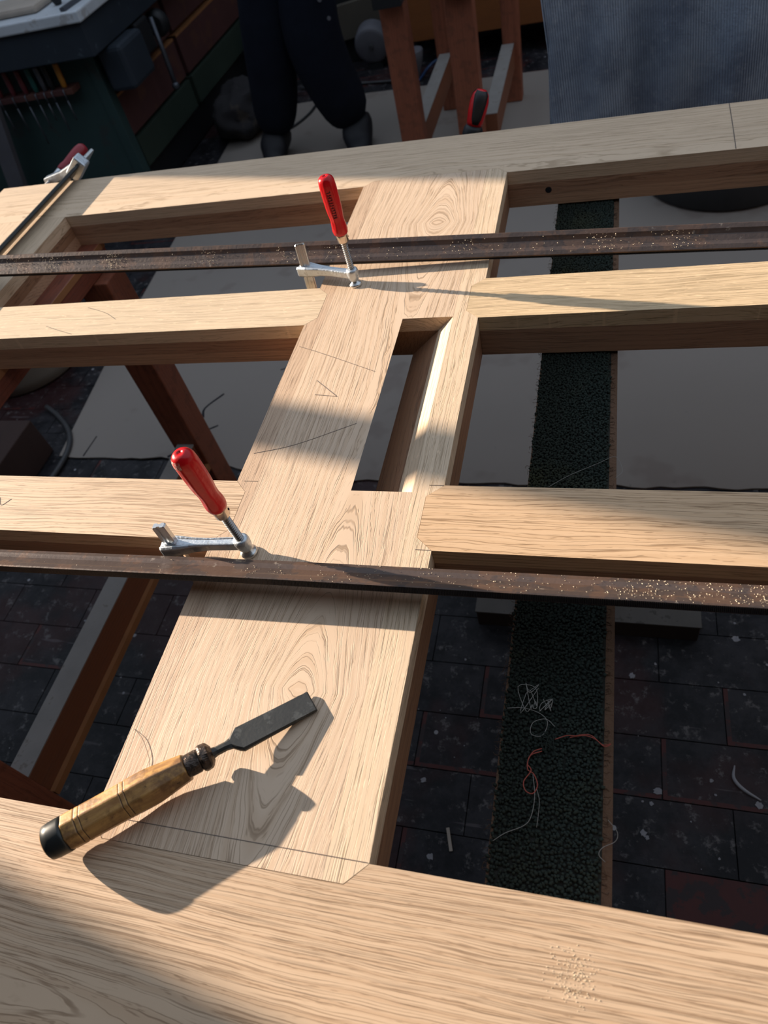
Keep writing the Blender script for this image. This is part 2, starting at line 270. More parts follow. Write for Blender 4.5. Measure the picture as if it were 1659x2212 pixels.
# ------------------------------------------------------------------ mesh builder
class MB:
    def __init__(s): s.v = []; s.f = []; s.smooth = set()
    def add(s, vs, fs, smooth=False):
        n = len(s.v); s.v += [Vector(p) for p in vs]
        for f in fs:
            if smooth: s.smooth.add(len(s.f))
            s.f.append(tuple(i + n for i in f))
    def box(s, x0, x1, y0, y1, z0, z1):
        s.add([(x0, y0, z0), (x1, y0, z0), (x1, y1, z0), (x0, y1, z0), (x0, y0, z1), (x1, y0, z1), (x1, y1, z1), (x0, y1, z1)],
              [(0, 3, 2, 1), (4, 5, 6, 7), (0, 1, 5, 4), (1, 2, 6, 5), (2, 3, 7, 6), (3, 0, 4, 7)]); return s
    def obox(s, a, b, w, t, side):
        """bar from a to b, width w along side, thickness t across"""
        a = Vector(a); b = Vector(b); d = (b - a).normalized(); side = Vector(side); side = (side - d * side.dot(d)).normalized(); up = d.cross(side)
        vs = []
        for p in (a, b):
            for i, j in ((-1, -1), (1, -1), (1, 1), (-1, 1)): vs.append(p + side * (i * w / 2) + up * (j * t / 2))
        s.add(vs, [(3, 2, 1, 0), (4, 5, 6, 7), (0, 1, 5, 4), (1, 2, 6, 5), (2, 3, 7, 6), (3, 0, 4, 7)]); return s
    def prism(s, poly, z0, z1):
        n = len(poly)
        s.add([(x, y, z0) for x, y in poly] + [(x, y, z1) for x, y in poly],
              [tuple(range(n - 1, -1, -1)), tuple(range(n, 2 * n))] + [(i, (i + 1) % n, (i + 1) % n + n, i + n) for i in range(n)]); return s
    def loft(s, rings, smooth=True, cap=True):
        n = len(rings[0]); base = len(s.v); vs = [p for r in rings for p in r]
        fs = [(k * n + i, k * n + (i + 1) % n, (k + 1) * n + (i + 1) % n, (k + 1) * n + i) for k in range(len(rings) - 1) for i in range(n)]
        s.add(vs, fs, smooth)
        if cap:
            m = len(s.v) - len(vs)
            s.f.append(tuple(m + i for i in range(n - 1, -1, -1))); s.f.append(tuple(m + (len(rings) - 1) * n + i for i in range(n)))
        return s
    def lathe(s, a, b, prof, seg=24, smooth=True, sq=None, ref=(0, 0, 1), sx=1.0):
        """prof = [(distance along a->b in metres, radius)]; sq(angle, d) scales the radius"""
        a = Vector(a); b = Vector(b); d = (b - a).normalized(); r = Vector(ref)
        if abs(d.dot(r)) > 0.95: r = Vector((0, 1, 0))
        x = (r - d * r.dot(d)).normalized(); y = d.cross(x); rings = []
        for t, rad in prof:
            rings.append([a + d * t + (x * math.cos(g) * sx + y * math.sin(g)) * rad * (sq(g, t) if sq else 1.0) for g in (2 * math.pi * i / seg for i in range(seg))])
        return s.loft(rings, smooth)
    def tube(s, pts, r, seg=8):
        pts = [Vector(p) for p in pts]; rings = []; prev = None
        for i, p in enumerate(pts):
            d = (pts[min(i + 1, len(pts) - 1)] - pts[max(i - 1, 0)]).normalized()
            ref = prev if prev is not None else (Vector((0, 0, 1)) if abs(d.z) < 0.9 else Vector((1, 0, 0)))
            x = (ref - d * ref.dot(d)).normalized(); prev = x; y = d.cross(x)
            rr = r[i] if isinstance(r, (list, tuple)) else r
            rings.append([p + (x * math.cos(g) + y * math.sin(g)) * rr for g in (2 * math.pi * j / seg for j in range(seg))])
        return s.loft(rings)
    def build(s, name, mat, parent=None, origin=None, bevel=0.0, kind=None):
        me = bpy.data.meshes.new(name)
        og = Vector(parent['_o']) if parent is not None else Vector(origin or (0, 0, 0))
        me.from_pydata([tuple(p - og) for p in s.v], [], s.f)
        me.polygons.foreach_set('use_smooth', [i in s.smooth for i in range(len(s.f))]); me.update()
        me.materials.append(M[mat] if isinstance(mat, str) else mat)
        o = bpy.data.objects.new(name, me); COL.objects.link(o)
        if parent is not None: o.parent = parent
        else: o.location = og
        o['_o'] = list(og)
        if bevel:
            bm = o.modifiers.new('bevel', 'BEVEL'); bm.width = bevel; bm.segments = 2; bm.limit_method = 'ANGLE'; bm.angle_limit = math.radians(40)
        if kind: o['kind'] = kind
        return o
def thing(name, label, cat, loc, group=None):
    o = bpy.data.objects.new(name, None); COL.objects.link(o); o.location = loc; o.empty_display_size = 0.05
    o['_o'] = list(loc); o['label'] = label; o['category'] = cat
    if group: o['group'] = group
    return o
def tag(o, label, cat, group=None):
    o['label'] = label; o['category'] = cat
    if group: o['group'] = group
    return o
def smooth_curve(pts, n=8):
    P = [Vector(p) for p in pts]; P = [P[0] * 2 - P[1]] + P + [P[-1] * 2 - P[-2]]; out = []
    for i in range(1, len(P) - 2):
        for k in range(n):
            t = k / n; a, b, c, d = P[i - 1:i + 3]
            out.append(0.5 * ((2 * b) + (c - a) * t + (2 * a - 5 * b + 4 * c - d) * t * t + (3 * b - a - 3 * c + d) * t ** 3))
    return out + [P[-2]]

# ------------------------------------------------------------------ setting
fl = MB().box(-4.0, 3.5, -1.5, 5.0, -0.06, -0.004).build('floor', 'floor'); fl['kind'] = 'structure'
tile_me = {}
def tile(x, y, wdt, red):
    key = (round(wdt, 3), red)
    if key not in tile_me:
        mb = MB(); a, b_ = wdt / 2 - 0.0004, 0.0597; k = 0.009 if red == 1 else 0.0015; e = .0008
        mb.add([(-a, -b_, -.004), (a, -b_, -.004), (a, b_, -.004), (-a, b_, -.004), (-a + e, -b_ + e, 0), (a - e, -b_ + e, 0), (a - e, b_ - e, 0), (-a + e, b_ - e, 0), (-a + k, -b_ + k, 0.0001), (a - e, -b_ + k, 0.0001), (a - e, b_ - e, 0), (-a + k, b_ - e, 0.0001)],
               [(8, 9, 10, 11), (4, 5, 9, 8), (7, 4, 8, 11), (0, 1, 5, 4), (1, 2, 6, 5), (2, 3, 7, 6), (3, 0, 4, 7)])
        o = mb.build('tile', 'floor'); me = o.data; me.materials.append(M['redjoint'])
        for i, p in enumerate(me.polygons): p.material_index = 1 if (red == 2 or (red == 1 and i in (1, 2))) else 0
        bpy.data.objects.remove(o); tile_me[key] = me
    o = bpy.data.objects.new('tile', tile_me[key]); COL.objects.link(o); o.parent = fl
    o.location = (x, y, rnd.uniform(-0.0001, 0.0001)); return o
for reg in ((-1.9, 0.8, -0.12, 1.32), (-2.9, -1.66, 1.32, 3.24), (-2.1, 0.3, 3.96, 4.56)):
    y = reg[2]; row = round((reg[2] + 0.12) / 0.12)
    while y < reg[3] - 0.01:
        x = reg[0] + (0.12 if row % 2 else 0.0)
        while x < reg[1] - 0.01:
            tile(x + 0.12, y + 0.06, 0.24, 2 if (abs(x + .12 - .33) < .12 and abs(y + .06 - .33) < .06) else (1 if rnd.random() < 0.24 else 0)); x += 0.24
        y += 0.12; row += 1
# pale sheet on the floor, torn along its near edge
def sheet():
    near = [(-1.70, 1.33)]
    x = -1.70
    while x < 1.6:
        x += 0.035; base = 1.325 if x < -1.1 else 1.25 + max(0, (-0.9 - x)) * 0.3
        near.append((x, base + 0.012 * noise.noise(Vector((x * 14, 0, 0)))))
    poly = near + [(1.62, 3.90), (-1.25, 3.97), (-1.93, 3.95), (-1.77, 1.9)]
    o = MB().prism(poly, 0.0015, 0.006).build('floor_sheet', 'paper')
    tag(o, 'large pale grey protective sheet spread on the dark floor under the frame', 'floor covering')
sheet()
M['tear'] = paint('tear_dark', (0.006, 0.006, 0.010), 0.9)
# dark tears in the sheet: narrow lifted flaps with the dark floor behind
for pts, wd in (([(-1.20, 1.62), (-1.245, 1.55), (-1.235, 1.50), (-1.275, 1.475)], .012), ([(-1.165, 1.47), (-1.20, 1.44), (-1.15, 1.40)], .010), ([(-1.245, 1.42), (-1.26, 1.36), (-1.29, 1.33)], .016), ([(-1.03, 1.735), (-0.98, 1.755), (-0.93, 1.78)], .008), ([(-1.605, 1.33), (-1.60, 1.42)], .007), ([(-0.30, 1.95), (-0.315, 1.88), (-0.33, 1.84), (-0.325, 1.80)], .012)):
    tr = MB(); c = smooth_curve([(a, b, 0) for a, b in pts], 4)
    for i in range(len(c) - 1):
        d = (c[i + 1] - c[i]).normalized(); n = Vector((-d.y, d.x, 0)); w0 = wd * (0.5 + 0.5 * abs(noise.noise(c[i] * 60))); w1 = wd * (0.5 + 0.5 * abs(noise.noise(c[i + 1] * 60)))
        tr.prism([tuple((c[i] - n * w0 / 2)[:2]), tuple((c[i + 1] - n * w1 / 2)[:2]), tuple((c[i + 1] + n * w1 / 2)[:2]), tuple((c[i] + n * w0 / 2)[:2])], 0.0055, 0.0068)
    tr.build('tear', 'tear', bpy.data.objects['floor_sheet'])

# walls: window wall to the left (the sun comes through its panes) and the far wall
XW = -3.6
wl = MB()
Y0, Y1, Z0, Z1 = 0.700, 1.960, 1.48, 2.45
wl.box(XW - .12, XW, -1.5, Y0, 0, 2.8); wl.box(XW - .12, XW, Y1, 5.0, 0, 2.8)
wl.box(XW - .12, XW, Y0, Y1, 0, Z0); wl.box(XW - .12, XW, Y0, Y1, Z1, 2.8)
o = wl.build('wall_left', 'wall_in'); o['kind'] = 'structure'
wf = thing('window_1', '', '', (XW, 1.3, Z0)); del wf['label']; del wf['category']; wf['kind'] = 'structure'
fb = MB(); fb.box(XW - .02, XW + .02, Y0, 0.728, Z0, Z1); fb.box(XW - .02, XW + .02, 1.940, Y1, Z0, Z1)
fb.box(XW - .02, XW + .02, 0.728, 1.940, Z0, Z0 + .02); fb.box(XW - .02, XW + .02, 0.728, 1.940, Z1 - .03, Z1); fb.build('window_frame', 'frame', wf)
MB().box(XW - .02, XW + .02, 1.258, 1.339, Z0 + .02, Z1 - .03).build('mullion', 'frame', wf)
MB().box(XW - .004, XW, 0.728, 1.258, Z0 + .02, Z1 - .03).build('pane', 'glass', wf)
MB().box(XW - .004, XW, 1.339, 1.940, Z0 + .02, Z1 - .03).build('pane', 'glass', wf)
o = MB().box(-4.0, 3.5, 4.75, 4.87, 0, 2.8).build('wall_back', 'wall'); o['kind'] = 'structure'
o = MB().box(-3.72, 3.5, -1.62, -1.5, 0, 2.8).build('wall_front', 'wall'); o['kind'] = 'structure'  # unseen wall, added to keep low sky light off upright faces
o = MB().box(3.5, 3.62, -1.62, 4.87, 0, 2.8).build('wall_right', 'wall'); o['kind'] = 'structure'  # unseen wall, added to block sky light from the right
o = MB().box(-3.72, 3.62, -1.62, -0.25, 2.8, 2.9).build('ceiling', 'wall'); o['kind'] = 'structure'  # unseen partial ceiling, added to shade the faces turned to the camera

# ------------------------------------------------------------------ the oak frame
ply = [(0.0, -0.0375), (-0.0377, -0.073), (-0.0732, -0.108)]   # three laminations (heights in frame units)
FR = thing('oak_frame', 'large pale oak door frame of glued stiles and rails lying flat on trestles', 'door frame', (0, 0, 0.785))
G = 0.0006
def member(name, polys, mat, cores, zs=0.0, holes=None, parent=FR):
    """top lamination is the member, the two below are its children"""
    mb = MB()
    for p in polys: mb.prism([(x * U, y * U) for x, y in p], ZT + ply[0][1] * U, ZT + ply[0][0] * U + zs)
    top = mb.build(name, mat, parent)
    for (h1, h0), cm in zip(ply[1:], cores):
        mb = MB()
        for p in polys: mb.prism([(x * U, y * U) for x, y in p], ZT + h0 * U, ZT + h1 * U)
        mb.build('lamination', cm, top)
    return top
g = 0.0008
# stiles; the mid rail's tongues are let into them
near = [(-2.225, -0.078), (2.0, -0.078), (2.0, 0.195), (-0.271 + g, 0.195), (-0.300 + g, 0.166 - g), (-0.673 - g, 0.166 - g), (-0.702 - g, 0.195), (-2.225, 0.195)]
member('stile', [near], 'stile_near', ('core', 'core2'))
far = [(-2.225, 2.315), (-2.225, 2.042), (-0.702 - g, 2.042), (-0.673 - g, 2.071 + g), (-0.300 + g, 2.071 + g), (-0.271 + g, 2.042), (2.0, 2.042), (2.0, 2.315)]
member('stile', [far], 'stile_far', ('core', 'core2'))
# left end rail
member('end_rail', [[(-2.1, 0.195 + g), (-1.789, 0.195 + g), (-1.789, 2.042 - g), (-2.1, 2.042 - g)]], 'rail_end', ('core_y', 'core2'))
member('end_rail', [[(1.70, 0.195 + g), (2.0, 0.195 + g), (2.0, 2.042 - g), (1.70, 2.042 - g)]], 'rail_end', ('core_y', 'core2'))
# middle rail in three staves, with the slot
sL, sR = -0.655, -0.330
def notchL(y0, y1): return [(-0.702, y0), (-0.674, y0 + .028), (-0.674, y1 - .028), (-0.702, y1)]
left = [(sL, 0.166), (sL, 2.071), (-0.673, 2.071), (-0.702, 2.042)] + notchL(1.368, 1.522)[::-1] + notchL(0.706, 0.857)[::-1] + [(-0.702, 0.195), (-0.673, 0.166)]
def notchR(y0, y1): return [(-0.271, y0), (-0.302, y0 + .028), (-0.302, y1 - .028), (-0.271, y1)]
right = [(sR, 0.166), (-0.300, 0.166), (-0.271, 0.195)] + notchR(0.706, 0.857) + notchR(1.368, 1.522) + [(-0.271, 2.042), (-0.300, 2.071), (sR, 2.071)]
MR = bpy.data.objects.new('middle_rail', None); COL.objects.link(MR); MR.parent = FR; MR['_o'] = FR['_o'][:]
def stave(polys, mat, cm):
    mb = MB()
    for p in polys: mb.prism([(x * U, y * U) for x, y in p], ZT - .0225, ZT + 0.0001)
    t = mb.build('stave', mat, MR)
    mb = MB()
    for p in polys: mb.prism([(x * U, y * U) for x, y in p], ZT - .0648, ZT - .0226)
    mb.build('core', cm, MR)
stave([left], 'rail_left', 'core_y')
def slanted(mb, xl0, xr0, sl_, sr_, y0, y1, z0, z1):
    """block whose left / right faces may slope: xl0, xr0 at height z=ZT, slopes in metres sideways per metre down"""
    def X(x, k, z): return x * U - k * (ZT - z)
    mb.add([(X(xl0, sl_, z0), y0 * U, z0), (X(xr0, sr_, z0), y0 * U, z0), (X(xr0, sr_, z0), y1 * U, z0), (X(xl0, sl_, z0), y1 * U, z0), (X(xl0, sl_, z1), y0 * U, z1), (X(xr0, sr_, z1), y0 * U, z1), (X(xr0, sr_, z1), y1 * U, z1), (X(xl0, sl_, z1), y1 * U, z1)],
           [(0, 3, 2, 1), (4, 5, 6, 7), (0, 1, 5, 4), (1, 2, 6, 5), (2, 3, 7, 6), (3, 0, 4, 7)])
KS = 1.07
for nm, z0, z1, mt in (('stave', ZT - .0225, ZT + .0001, 'rail_mid'), ('core', ZT - .0648, ZT - .0226, 'core_y')):
    mb = MB(); a_, b_ = sL + .0003, sR - .0003
    slanted(mb, a_, b_, 0, 0, 0.166, 0.839, z0, z1); slanted(mb, a_, -0.452, 0, KS, 0.839, 1.376, z0, z1)
    slanted(mb, a_, b_, 0, 0, 1.376, 2.071, z0, z1)
    p_ = mb.build(nm, mt, MR if nm == 'stave' else p_)
# the sloping right-hand cheek of the slot belongs to the right stave; lower half painted darker for shade
for z0, z1, mt in ((ZT - .0225, ZT + .0001, 'rail_right'), (ZT - .0648, ZT - .0226, 'core_y')):
    rb_ = MB(); slanted(rb_, sR, sR + .0001, KS, 0, 0.8392, 1.3758, z0, z1); rb_.build('slot_cheek', mt, MR)
stave([right], 'rail_right', 'core_y')
# muntins with arrow-shaped ends scribed into the middle rail
def bar(x_out, side, y0, y1, mat, zs):
    if side < 0: p = [(x_out, y0), (-0.702 - g, y0), (-0.674 - g, y0 + .028), (-0.674 - g, y1 - .028), (-0.702 - g, y1), (x_out, y1)]
    else: p = [(x_out, y1), (-0.271 + g, y1), (-0.302 + g, y1 - .028), (-0.302 + g, y0 + .028), (-0.271 + g, y0), (x_out, y0)]
    return member('crossbar', [p], mat, ('core', 'core2' if side < 0 else 'core'), zs)
bar(-1.788, -1, 1.368, 1.522, 'bar_ul', 0.0002); bar(1.699, 1, 1.368, 1.522, 'bar_ur', 0.0002)
bar(-1.788, -1, 0.706, 0.857, 'bar_l', 0.0002); bar(1.699, 1, 0.706, 0.857, 'bar_lr', 0.0003)
# pencil marks: thin flat strokes on the rail
def stroke(pts, wd=0.0011, mat='pencil', z=0.0004):
    mb = MB(); c = [q(a, b, 0) for a, b in pts]; c = smooth_curve(c, 5) if len(c) > 2 else c
    for i in range(len(c) - 1):
        d = (c[i + 1] - c[i]).normalized(); n = Vector((-d.y, d.x, 0)) * wd / 2
        mb.prism([tuple((p)[:2]) for p in (c[i] - n, c[i + 1] - n, c[i + 1] + n, c[i] + n)], ZT + 0.0001, ZT + z)
    return mb.build('pencil_mark', mat, MR)
stroke([(-0.611, 1.161), (-0.549, 1.107)], .0008); stroke([(-0.549, 1.107), (-0.603, 1.114)], .0008)
stroke([(-0.690, 1.285), (-0.619, 1.254), (-0.479, 1.187)], .0007); stroke([(-0.691, 0.934), (-0.603, 0.961), (-0.484, 1.023)], .0007)
stroke([(-0.695, 0.196), (-0.273, 0.196)], .0006); stroke([(-0.687, 0.857), (-0.656, 0.857)], .0006); stroke([(-0.300, 0.707), (-0.272, 0.707)], .0006); stroke([(-0.300, 0.857), (-0.272, 0.857)], .0006)
def stroke_on(parent_name, idx, pts, wd=.0008):
    mb = MB(); c = smooth_curve([q(a, b, 0) for a, b in pts], 5)
    for i in range(len(c) - 1):
        d = (c[i + 1] - c[i]).normalized(); n = Vector((-d.y, d.x, 0)) * wd / 2
        mb.prism([tuple((p)[:2]) for p in (c[i] - n, c[i + 1] - n, c[i + 1] + n, c[i] + n)], ZT + 0.0001, ZT + 0.0005)
    mb.build('pencil_mark', 'pencil', FR)
stroke_on('', 0, [(-1.404, 1.495), (-1.33, 1.465), (-1.28, 1.432)]); stroke_on('', 0, [(-1.502, 1.416), (-1.45, 1.395), (-1.393, 1.374)])
stroke_on('', 0, [(0.331, 2.313), (0.329, 2.18), (0.326, 2.044)], .0012); stroke_on('', 0, [(-1.262, 0.793), (-1.245, 0.772), (-1.229, 0.790)])
# peg hole in the far stile's inner face
MB().lathe((-0.094, 1.2249, 0.812), (-0.094, 1.2262, 0.812), [(0, 0.0055), (0.0014, 0.0055)], 14).build('peg_hole', 'tear', FR)

# hair on the rail
hb = MB().tube(smooth_curve([q(-0.696, 0.329, .001), q(-0.678, 0.319, .003), q(-0.664, 0.306, .003), q(-0.648, 0.287, .002), q(-0.641, 0.272, .001)], 6), 0.00022, 5)
tag(hb.build('loose_fibre', 'hairline'), 'single dark curled hair lying on the oak beside the chisel handle', 'fibre')

# ------------------------------------------------------------------ long bar clamps: grooved rails along the frame
def bar_clamp(label, prof_pt, theta, bow, x0, x1, lift, grp):
    """prof_pt: lower-front or front-top corner in frame units (y, h)"""
    w_, t_ = 0.060 * U, 0.0150 * U
    c, s = math.cos(theta), math.sin(theta)
    py, ph = prof_pt
    def P(a, b, dy=0.0):   # a along width from the front edge, b down from the top face (metres)
        return (py * U + a * c + b * s + dy, ZT + ph * U + a * s - b * c + lift(XX[0]) * U)
    e = 0.0012; gr = 0.0020; XX = [0]
    face = [(0, e), (e, 0), (w_ * .20, 0), (w_ * .27, gr * .5), (w_ * .36, gr), (w_ * .62, gr), (w_ * .72, gr * .5), (w_ * .80, 0), (w_ - e, 0), (w_, e)]
    ring = face + [(a, t_ - b) for a, b in reversed(face)]
    n = 28; rings = []
    for i in range(n + 1):
        x = x0 + (x1 - x0) * i / n; dy = bow(x / U) * U; XX[0] = x / U
        rings.append([Vector((x, *P(a, b, dy))) for a, b in ring])
    base = Vector((x0, rings[0][0].y, ZT))
    t = thing('bar_clamp', label, 'clamp', base, grp)
    r = MB().loft(rings, False).build('rail', 'darkbar', t)
    mb = MB(); k = 0; x = max(x0, -1.30); xe = min(x1, 0.45); pitch = 0.00155
    while x < xe:
        dy = bow(x / U) * U; vs = []; XX[0] = x / U
        for xx, o_ in ((x, 0.0), (x + pitch * .45, -0.0008), (x + pitch * .55, -0.0008), (x + pitch, 0.0)):
            for b in (e * 1.1, t_ - e * 1.1):
                yy, zz = P(o_ - 0.00005, b, dy); vs.append((xx, yy, zz))
        mb.add(vs, [(0, 2, 3, 1), (2, 4, 5, 3), (4, 6, 7, 5)]); x += pitch
    mb.build('toothed_edge', 'toothed', t, kind='stuff')
    if x0 < -1.2:     # end jaw beyond the left of the frame, hooked over its end
        XX[0] = x0 / U; a = Vector((x0, *P(w_ / 2, t_ / 2, bow(x0 / U) * U)))
        MB().obox(a + Vector((.012, 0, .012)), a + Vector((.012, 0, -.085)), .030, .020, (0, 1, 0)).build('end_jaw', 'cast', t, bevel=.003)
    return t
bow_up = lambda x: -0.004 * (x + 0.5)
lift_up = lambda x: -0.0335 * (x + 0.5)
bow_lo = lambda x: 0.006 * (x + 0.54) if x > -0.54 else 0.018 * (x + 0.54)
bar_clamp('long dark iron clamp bar crossing the frame farther from the camera', (1.582, 0.0273), math.radians(38), bow_up, -1.42, 1.35, lift_up, None)
bar_clamp('long dark iron clamp bar with a toothed black edge, nearer the chisel', (0.590, 0.062), math.radians(-25), bow_lo, -1.080, 1.35, lambda x: 0.0, None)

# ------------------------------------------------------------------ small F clamps with red handles
def f_clamp(name, label, foot, top, railtop, railbase, mat, worn, tiltref, grp):
    foot = Vector(foot); top = Vector(top); ax = (top - foot).normalized(); Lt = (top - foot).length
    t = thing(name, label, 'clamp', (foot.x, foot.y, ZT), grp)
    # swivel pad
    MB().lathe((foot.x, foot.y, ZT + .0001), (foot.x, foot.y, ZT + .02), [(0, .0092), (.0008, .0100), (.003, .0100), (.0045, .0085), (.0062, .0062), (.009, .005), (.0105, .004)], 24).build('swivel_pad', 'steel', t)
    d0 = 0.008
    hd = Lt - 0.086                      # where the handle begins
    # spindle with thread rings
    prof = [(d0, .0034)]; z = d0 + .003
    while z < hd - .012:
        prof += [(z, .0035), (z + .0009, .0048), (z + .0015, .0048), (z + .0024, .0035)]; z += .0032
    prof.append((hd - .008, .0037))
    MB().lathe(foot, top, prof, 20, False).build('spindle', 'thread', t)
    # collar (nut of the arm)
    cz = .017
    col = foot + ax * cz
    MB().lathe(foot, top, [(cz - .009, .0052), (cz - .007, .0070), (cz - .002, .0086), (cz + .006, .0094), (cz + .009, .0088), (cz + .0115, .0072), (cz + .0115, .0048)], 22).build('collar', 'cast', t)
    # sliding arm: tapering, ribbed casting from the rail to the collar
    rb = Vector(railbase); rt = Vector(railtop); rd = (rt - rb).normalized()
    k = (foot.z + .020 - rb.z) / max(rd.z, .2); rp = rb + rd * k
    a = rp; b = foot + ax * (cz + .002); d = (b - a).normalized(); up = Vector((0, 0, 1)); side = d.cross(up).normalized(); up = side.cross(d)
    rings = []
    for s_, hw, hh, dz in ((-.013, .0085, .0082, -.001), (-.010, .0102, .0098, -.001), (.004, .0102, .0100, 0), (.012, .0092, .0092, 0), (.026, .0068, .0078, .0005), (.045, .0056, .0068, .0005), ((b - a).length - .004, .0062, .0070, 0)):
        p = a + d * s_ + up * dz
        rings.append([p + side * (x * hw) + up * (y * hh) for x, y in ((-1, -.7), (-.7, -1), (.7, -1), (1, -.7), (1, .55), (.72, .8), (.45, .62), (-.45, .62), (-.72, .8), (-1, .55))])
    MB().loft(rings, False).build('sliding_arm', 'cast', t, bevel=.0008)
    # rail: flat bar with a groove
    L = (rt - rb).length; w2, t2 = .0078, .0038
    sd = Vector(tiltref); sd = (sd - rd * sd.dot(rd)).normalized(); nn = rd.cross(sd)
    sec = [(-w2, -t2 * .7), (-w2 * .85, -t2), (-w2 * .35, -t2), (-w2 * .25, -t2 * .6), (w2 * .25, -t2 * .6), (w2 * .35, -t2), (w2 * .85, -t2), (w2, -t2 * .7)]
    sec = sec + [(x, -y) for x, y in reversed(sec)]
    MB().loft([[rb + rd * s_ + sd * x * f_ + nn * y * f_ for x, y in sec] for s_, f_ in ((0, 1), (L - .0015, 1), (L, .85))], False).build('rail', 'steel', t)
    # fixed jaw gripping from below
    j = Vector((foot.x, foot.y, 0.785))
    MB().obox(rb + Vector((-.006, 0, 0)), Vector((j.x + .008, j.y, rb.z)), .014, .016, (0, 1, 0)).build('fixed_jaw', 'cast', t, bevel=.002)
    MB().lathe((j.x, j.y, rb.z + .004), (j.x, j.y, .8), [(0, .008), (.785 - rb.z - .0045, .010)], 16).build('jaw_pad', 'cast', t)
    # ferrule
    fo = MB().lathe(foot, top, [(hd - .013, .0045), (hd - .0125, .0074), (hd - .011, .0084), (hd - .002, .0088), (hd + .002, .0090)], 18).build('ferrule', 'copper', t)
    for g_ in (0.4, 3.4):
        e1 = Vector((1, 0, 0)); e1 = (e1 - ax * e1.dot(ax)).normalized(); e2 = ax.cross(e1); c = foot + ax * (hd - .006); n = e1 * math.cos(g_) + e2 * math.sin(g_)
        MB().lathe(c + n * .0080, c + n * .0093, [(0, .0016), (.0012, .0014)], 10).build('rivet', 'tear', fo)
    # handle: eight soft flats, waisted below the middle
    H = .086
    pr = [(0, .0086), (.002, .0104), (.007, .0113), (.013, .0112), (.020, .0104), (.027, .0104), (.033, .0113), (.042, .0120), (.055, .0123), (.070, .0124), (.078, .0119), (.0825, .0102), (.0850, .0075), (.0858, .0050), (.0860, .0016), (.0850, .0015), (.0850, .0002)]
    sq = lambda g_, d_: 1 - 0.055 * (1 - math.cos(8 * g_)) * .5 if .012 < d_ - hd < .078 else 1.0
    h = MB().lathe(foot, top, [(hd + a_, r_) for a_, r_ in pr], 48, True, sq).build('handle', mat, t)
    if worn:
        mb = MB(); e1 = Vector((1, 0, 0)); e1 = (e1 - ax * e1.dot(ax)).normalized(); e2 = ax.cross(e1)
        rings = []
        for a_, r_ in ((.0740, .01245), (.0780, .0120), (.0805, .0112), (.0825, .0103)):
            rings.append([foot + ax * (hd + a_) + (e1 * math.cos(g_) + e2 * math.sin(g_)) * (r_ + .00015) for g_ in [math.radians(150 + 130 * i / 20) for i in range(21)]])
        mb.loft(rings[::1], True, False); n = 21
        mb.f = [f for f in mb.f if abs(f[0] % n - f[1] % n) <= 1]
        mb.smooth = set(range(len(mb.f)))
        mb.build('scuffed_edge', 'redscuff', h)
    else:
        mb = MB(); e1 = Vector((0, -1, 0)); e1 = (e1 - ax * e1.dot(ax)).normalized(); e2 = ax.cross(e1)
        lr = random.Random(3)
        for i in range(11):   # blackened lettering pressed along the handle
            s_ = hd + .030 + i * .0037; gg = math.radians(14)
            n = e1 * math.cos(gg) + e2 * math.sin(gg); sdv = -e1 * math.sin(gg) + e2 * math.cos(gg)
            rr = .0109 + .0010 * min(1, max(0, (s_ - hd - .030) / .022))
            c = foot + ax * s_ + n * (rr + .0002)
            mb.obox(c - sdv * .0028, c + sdv * .0028, .0007, .0004, ax)
            for o_ in (-.0022, 0, .0022):
                if lr.random() < .6: mb.obox(c + sdv * o_, c + sdv * o_ + ax * .0022, .0007, .0004, sdv)
        mb.build('pressed_lettering', 'tear', h, kind='stuff')
    return t
gC = 'small red handled clamps'
f_clamp('screw_clamp', 'clamp with a glossy red handle screwed down on the rail behind the farther iron bar', (-0.3630, 0.9170, ZT), (-0.3665, 0.9170, ZT + 0.1715),
        (-0.4480, 0.947, 0.908), (-0.4370, 0.913, 0.765), 'red', False, (1, 0.2, 0), None)
f_clamp('screw_clamp', 'clamp with a scuffed red handle standing just behind the nearer iron bar', (-0.3680, 0.4090, ZT), (-0.3760, 0.4040, ZT + 0.1680),
        (-0.4545, 0.4010, 0.905), (-0.4450, 0.396, 0.765), 'red_worn', True, (1, 0.1, 0), None)

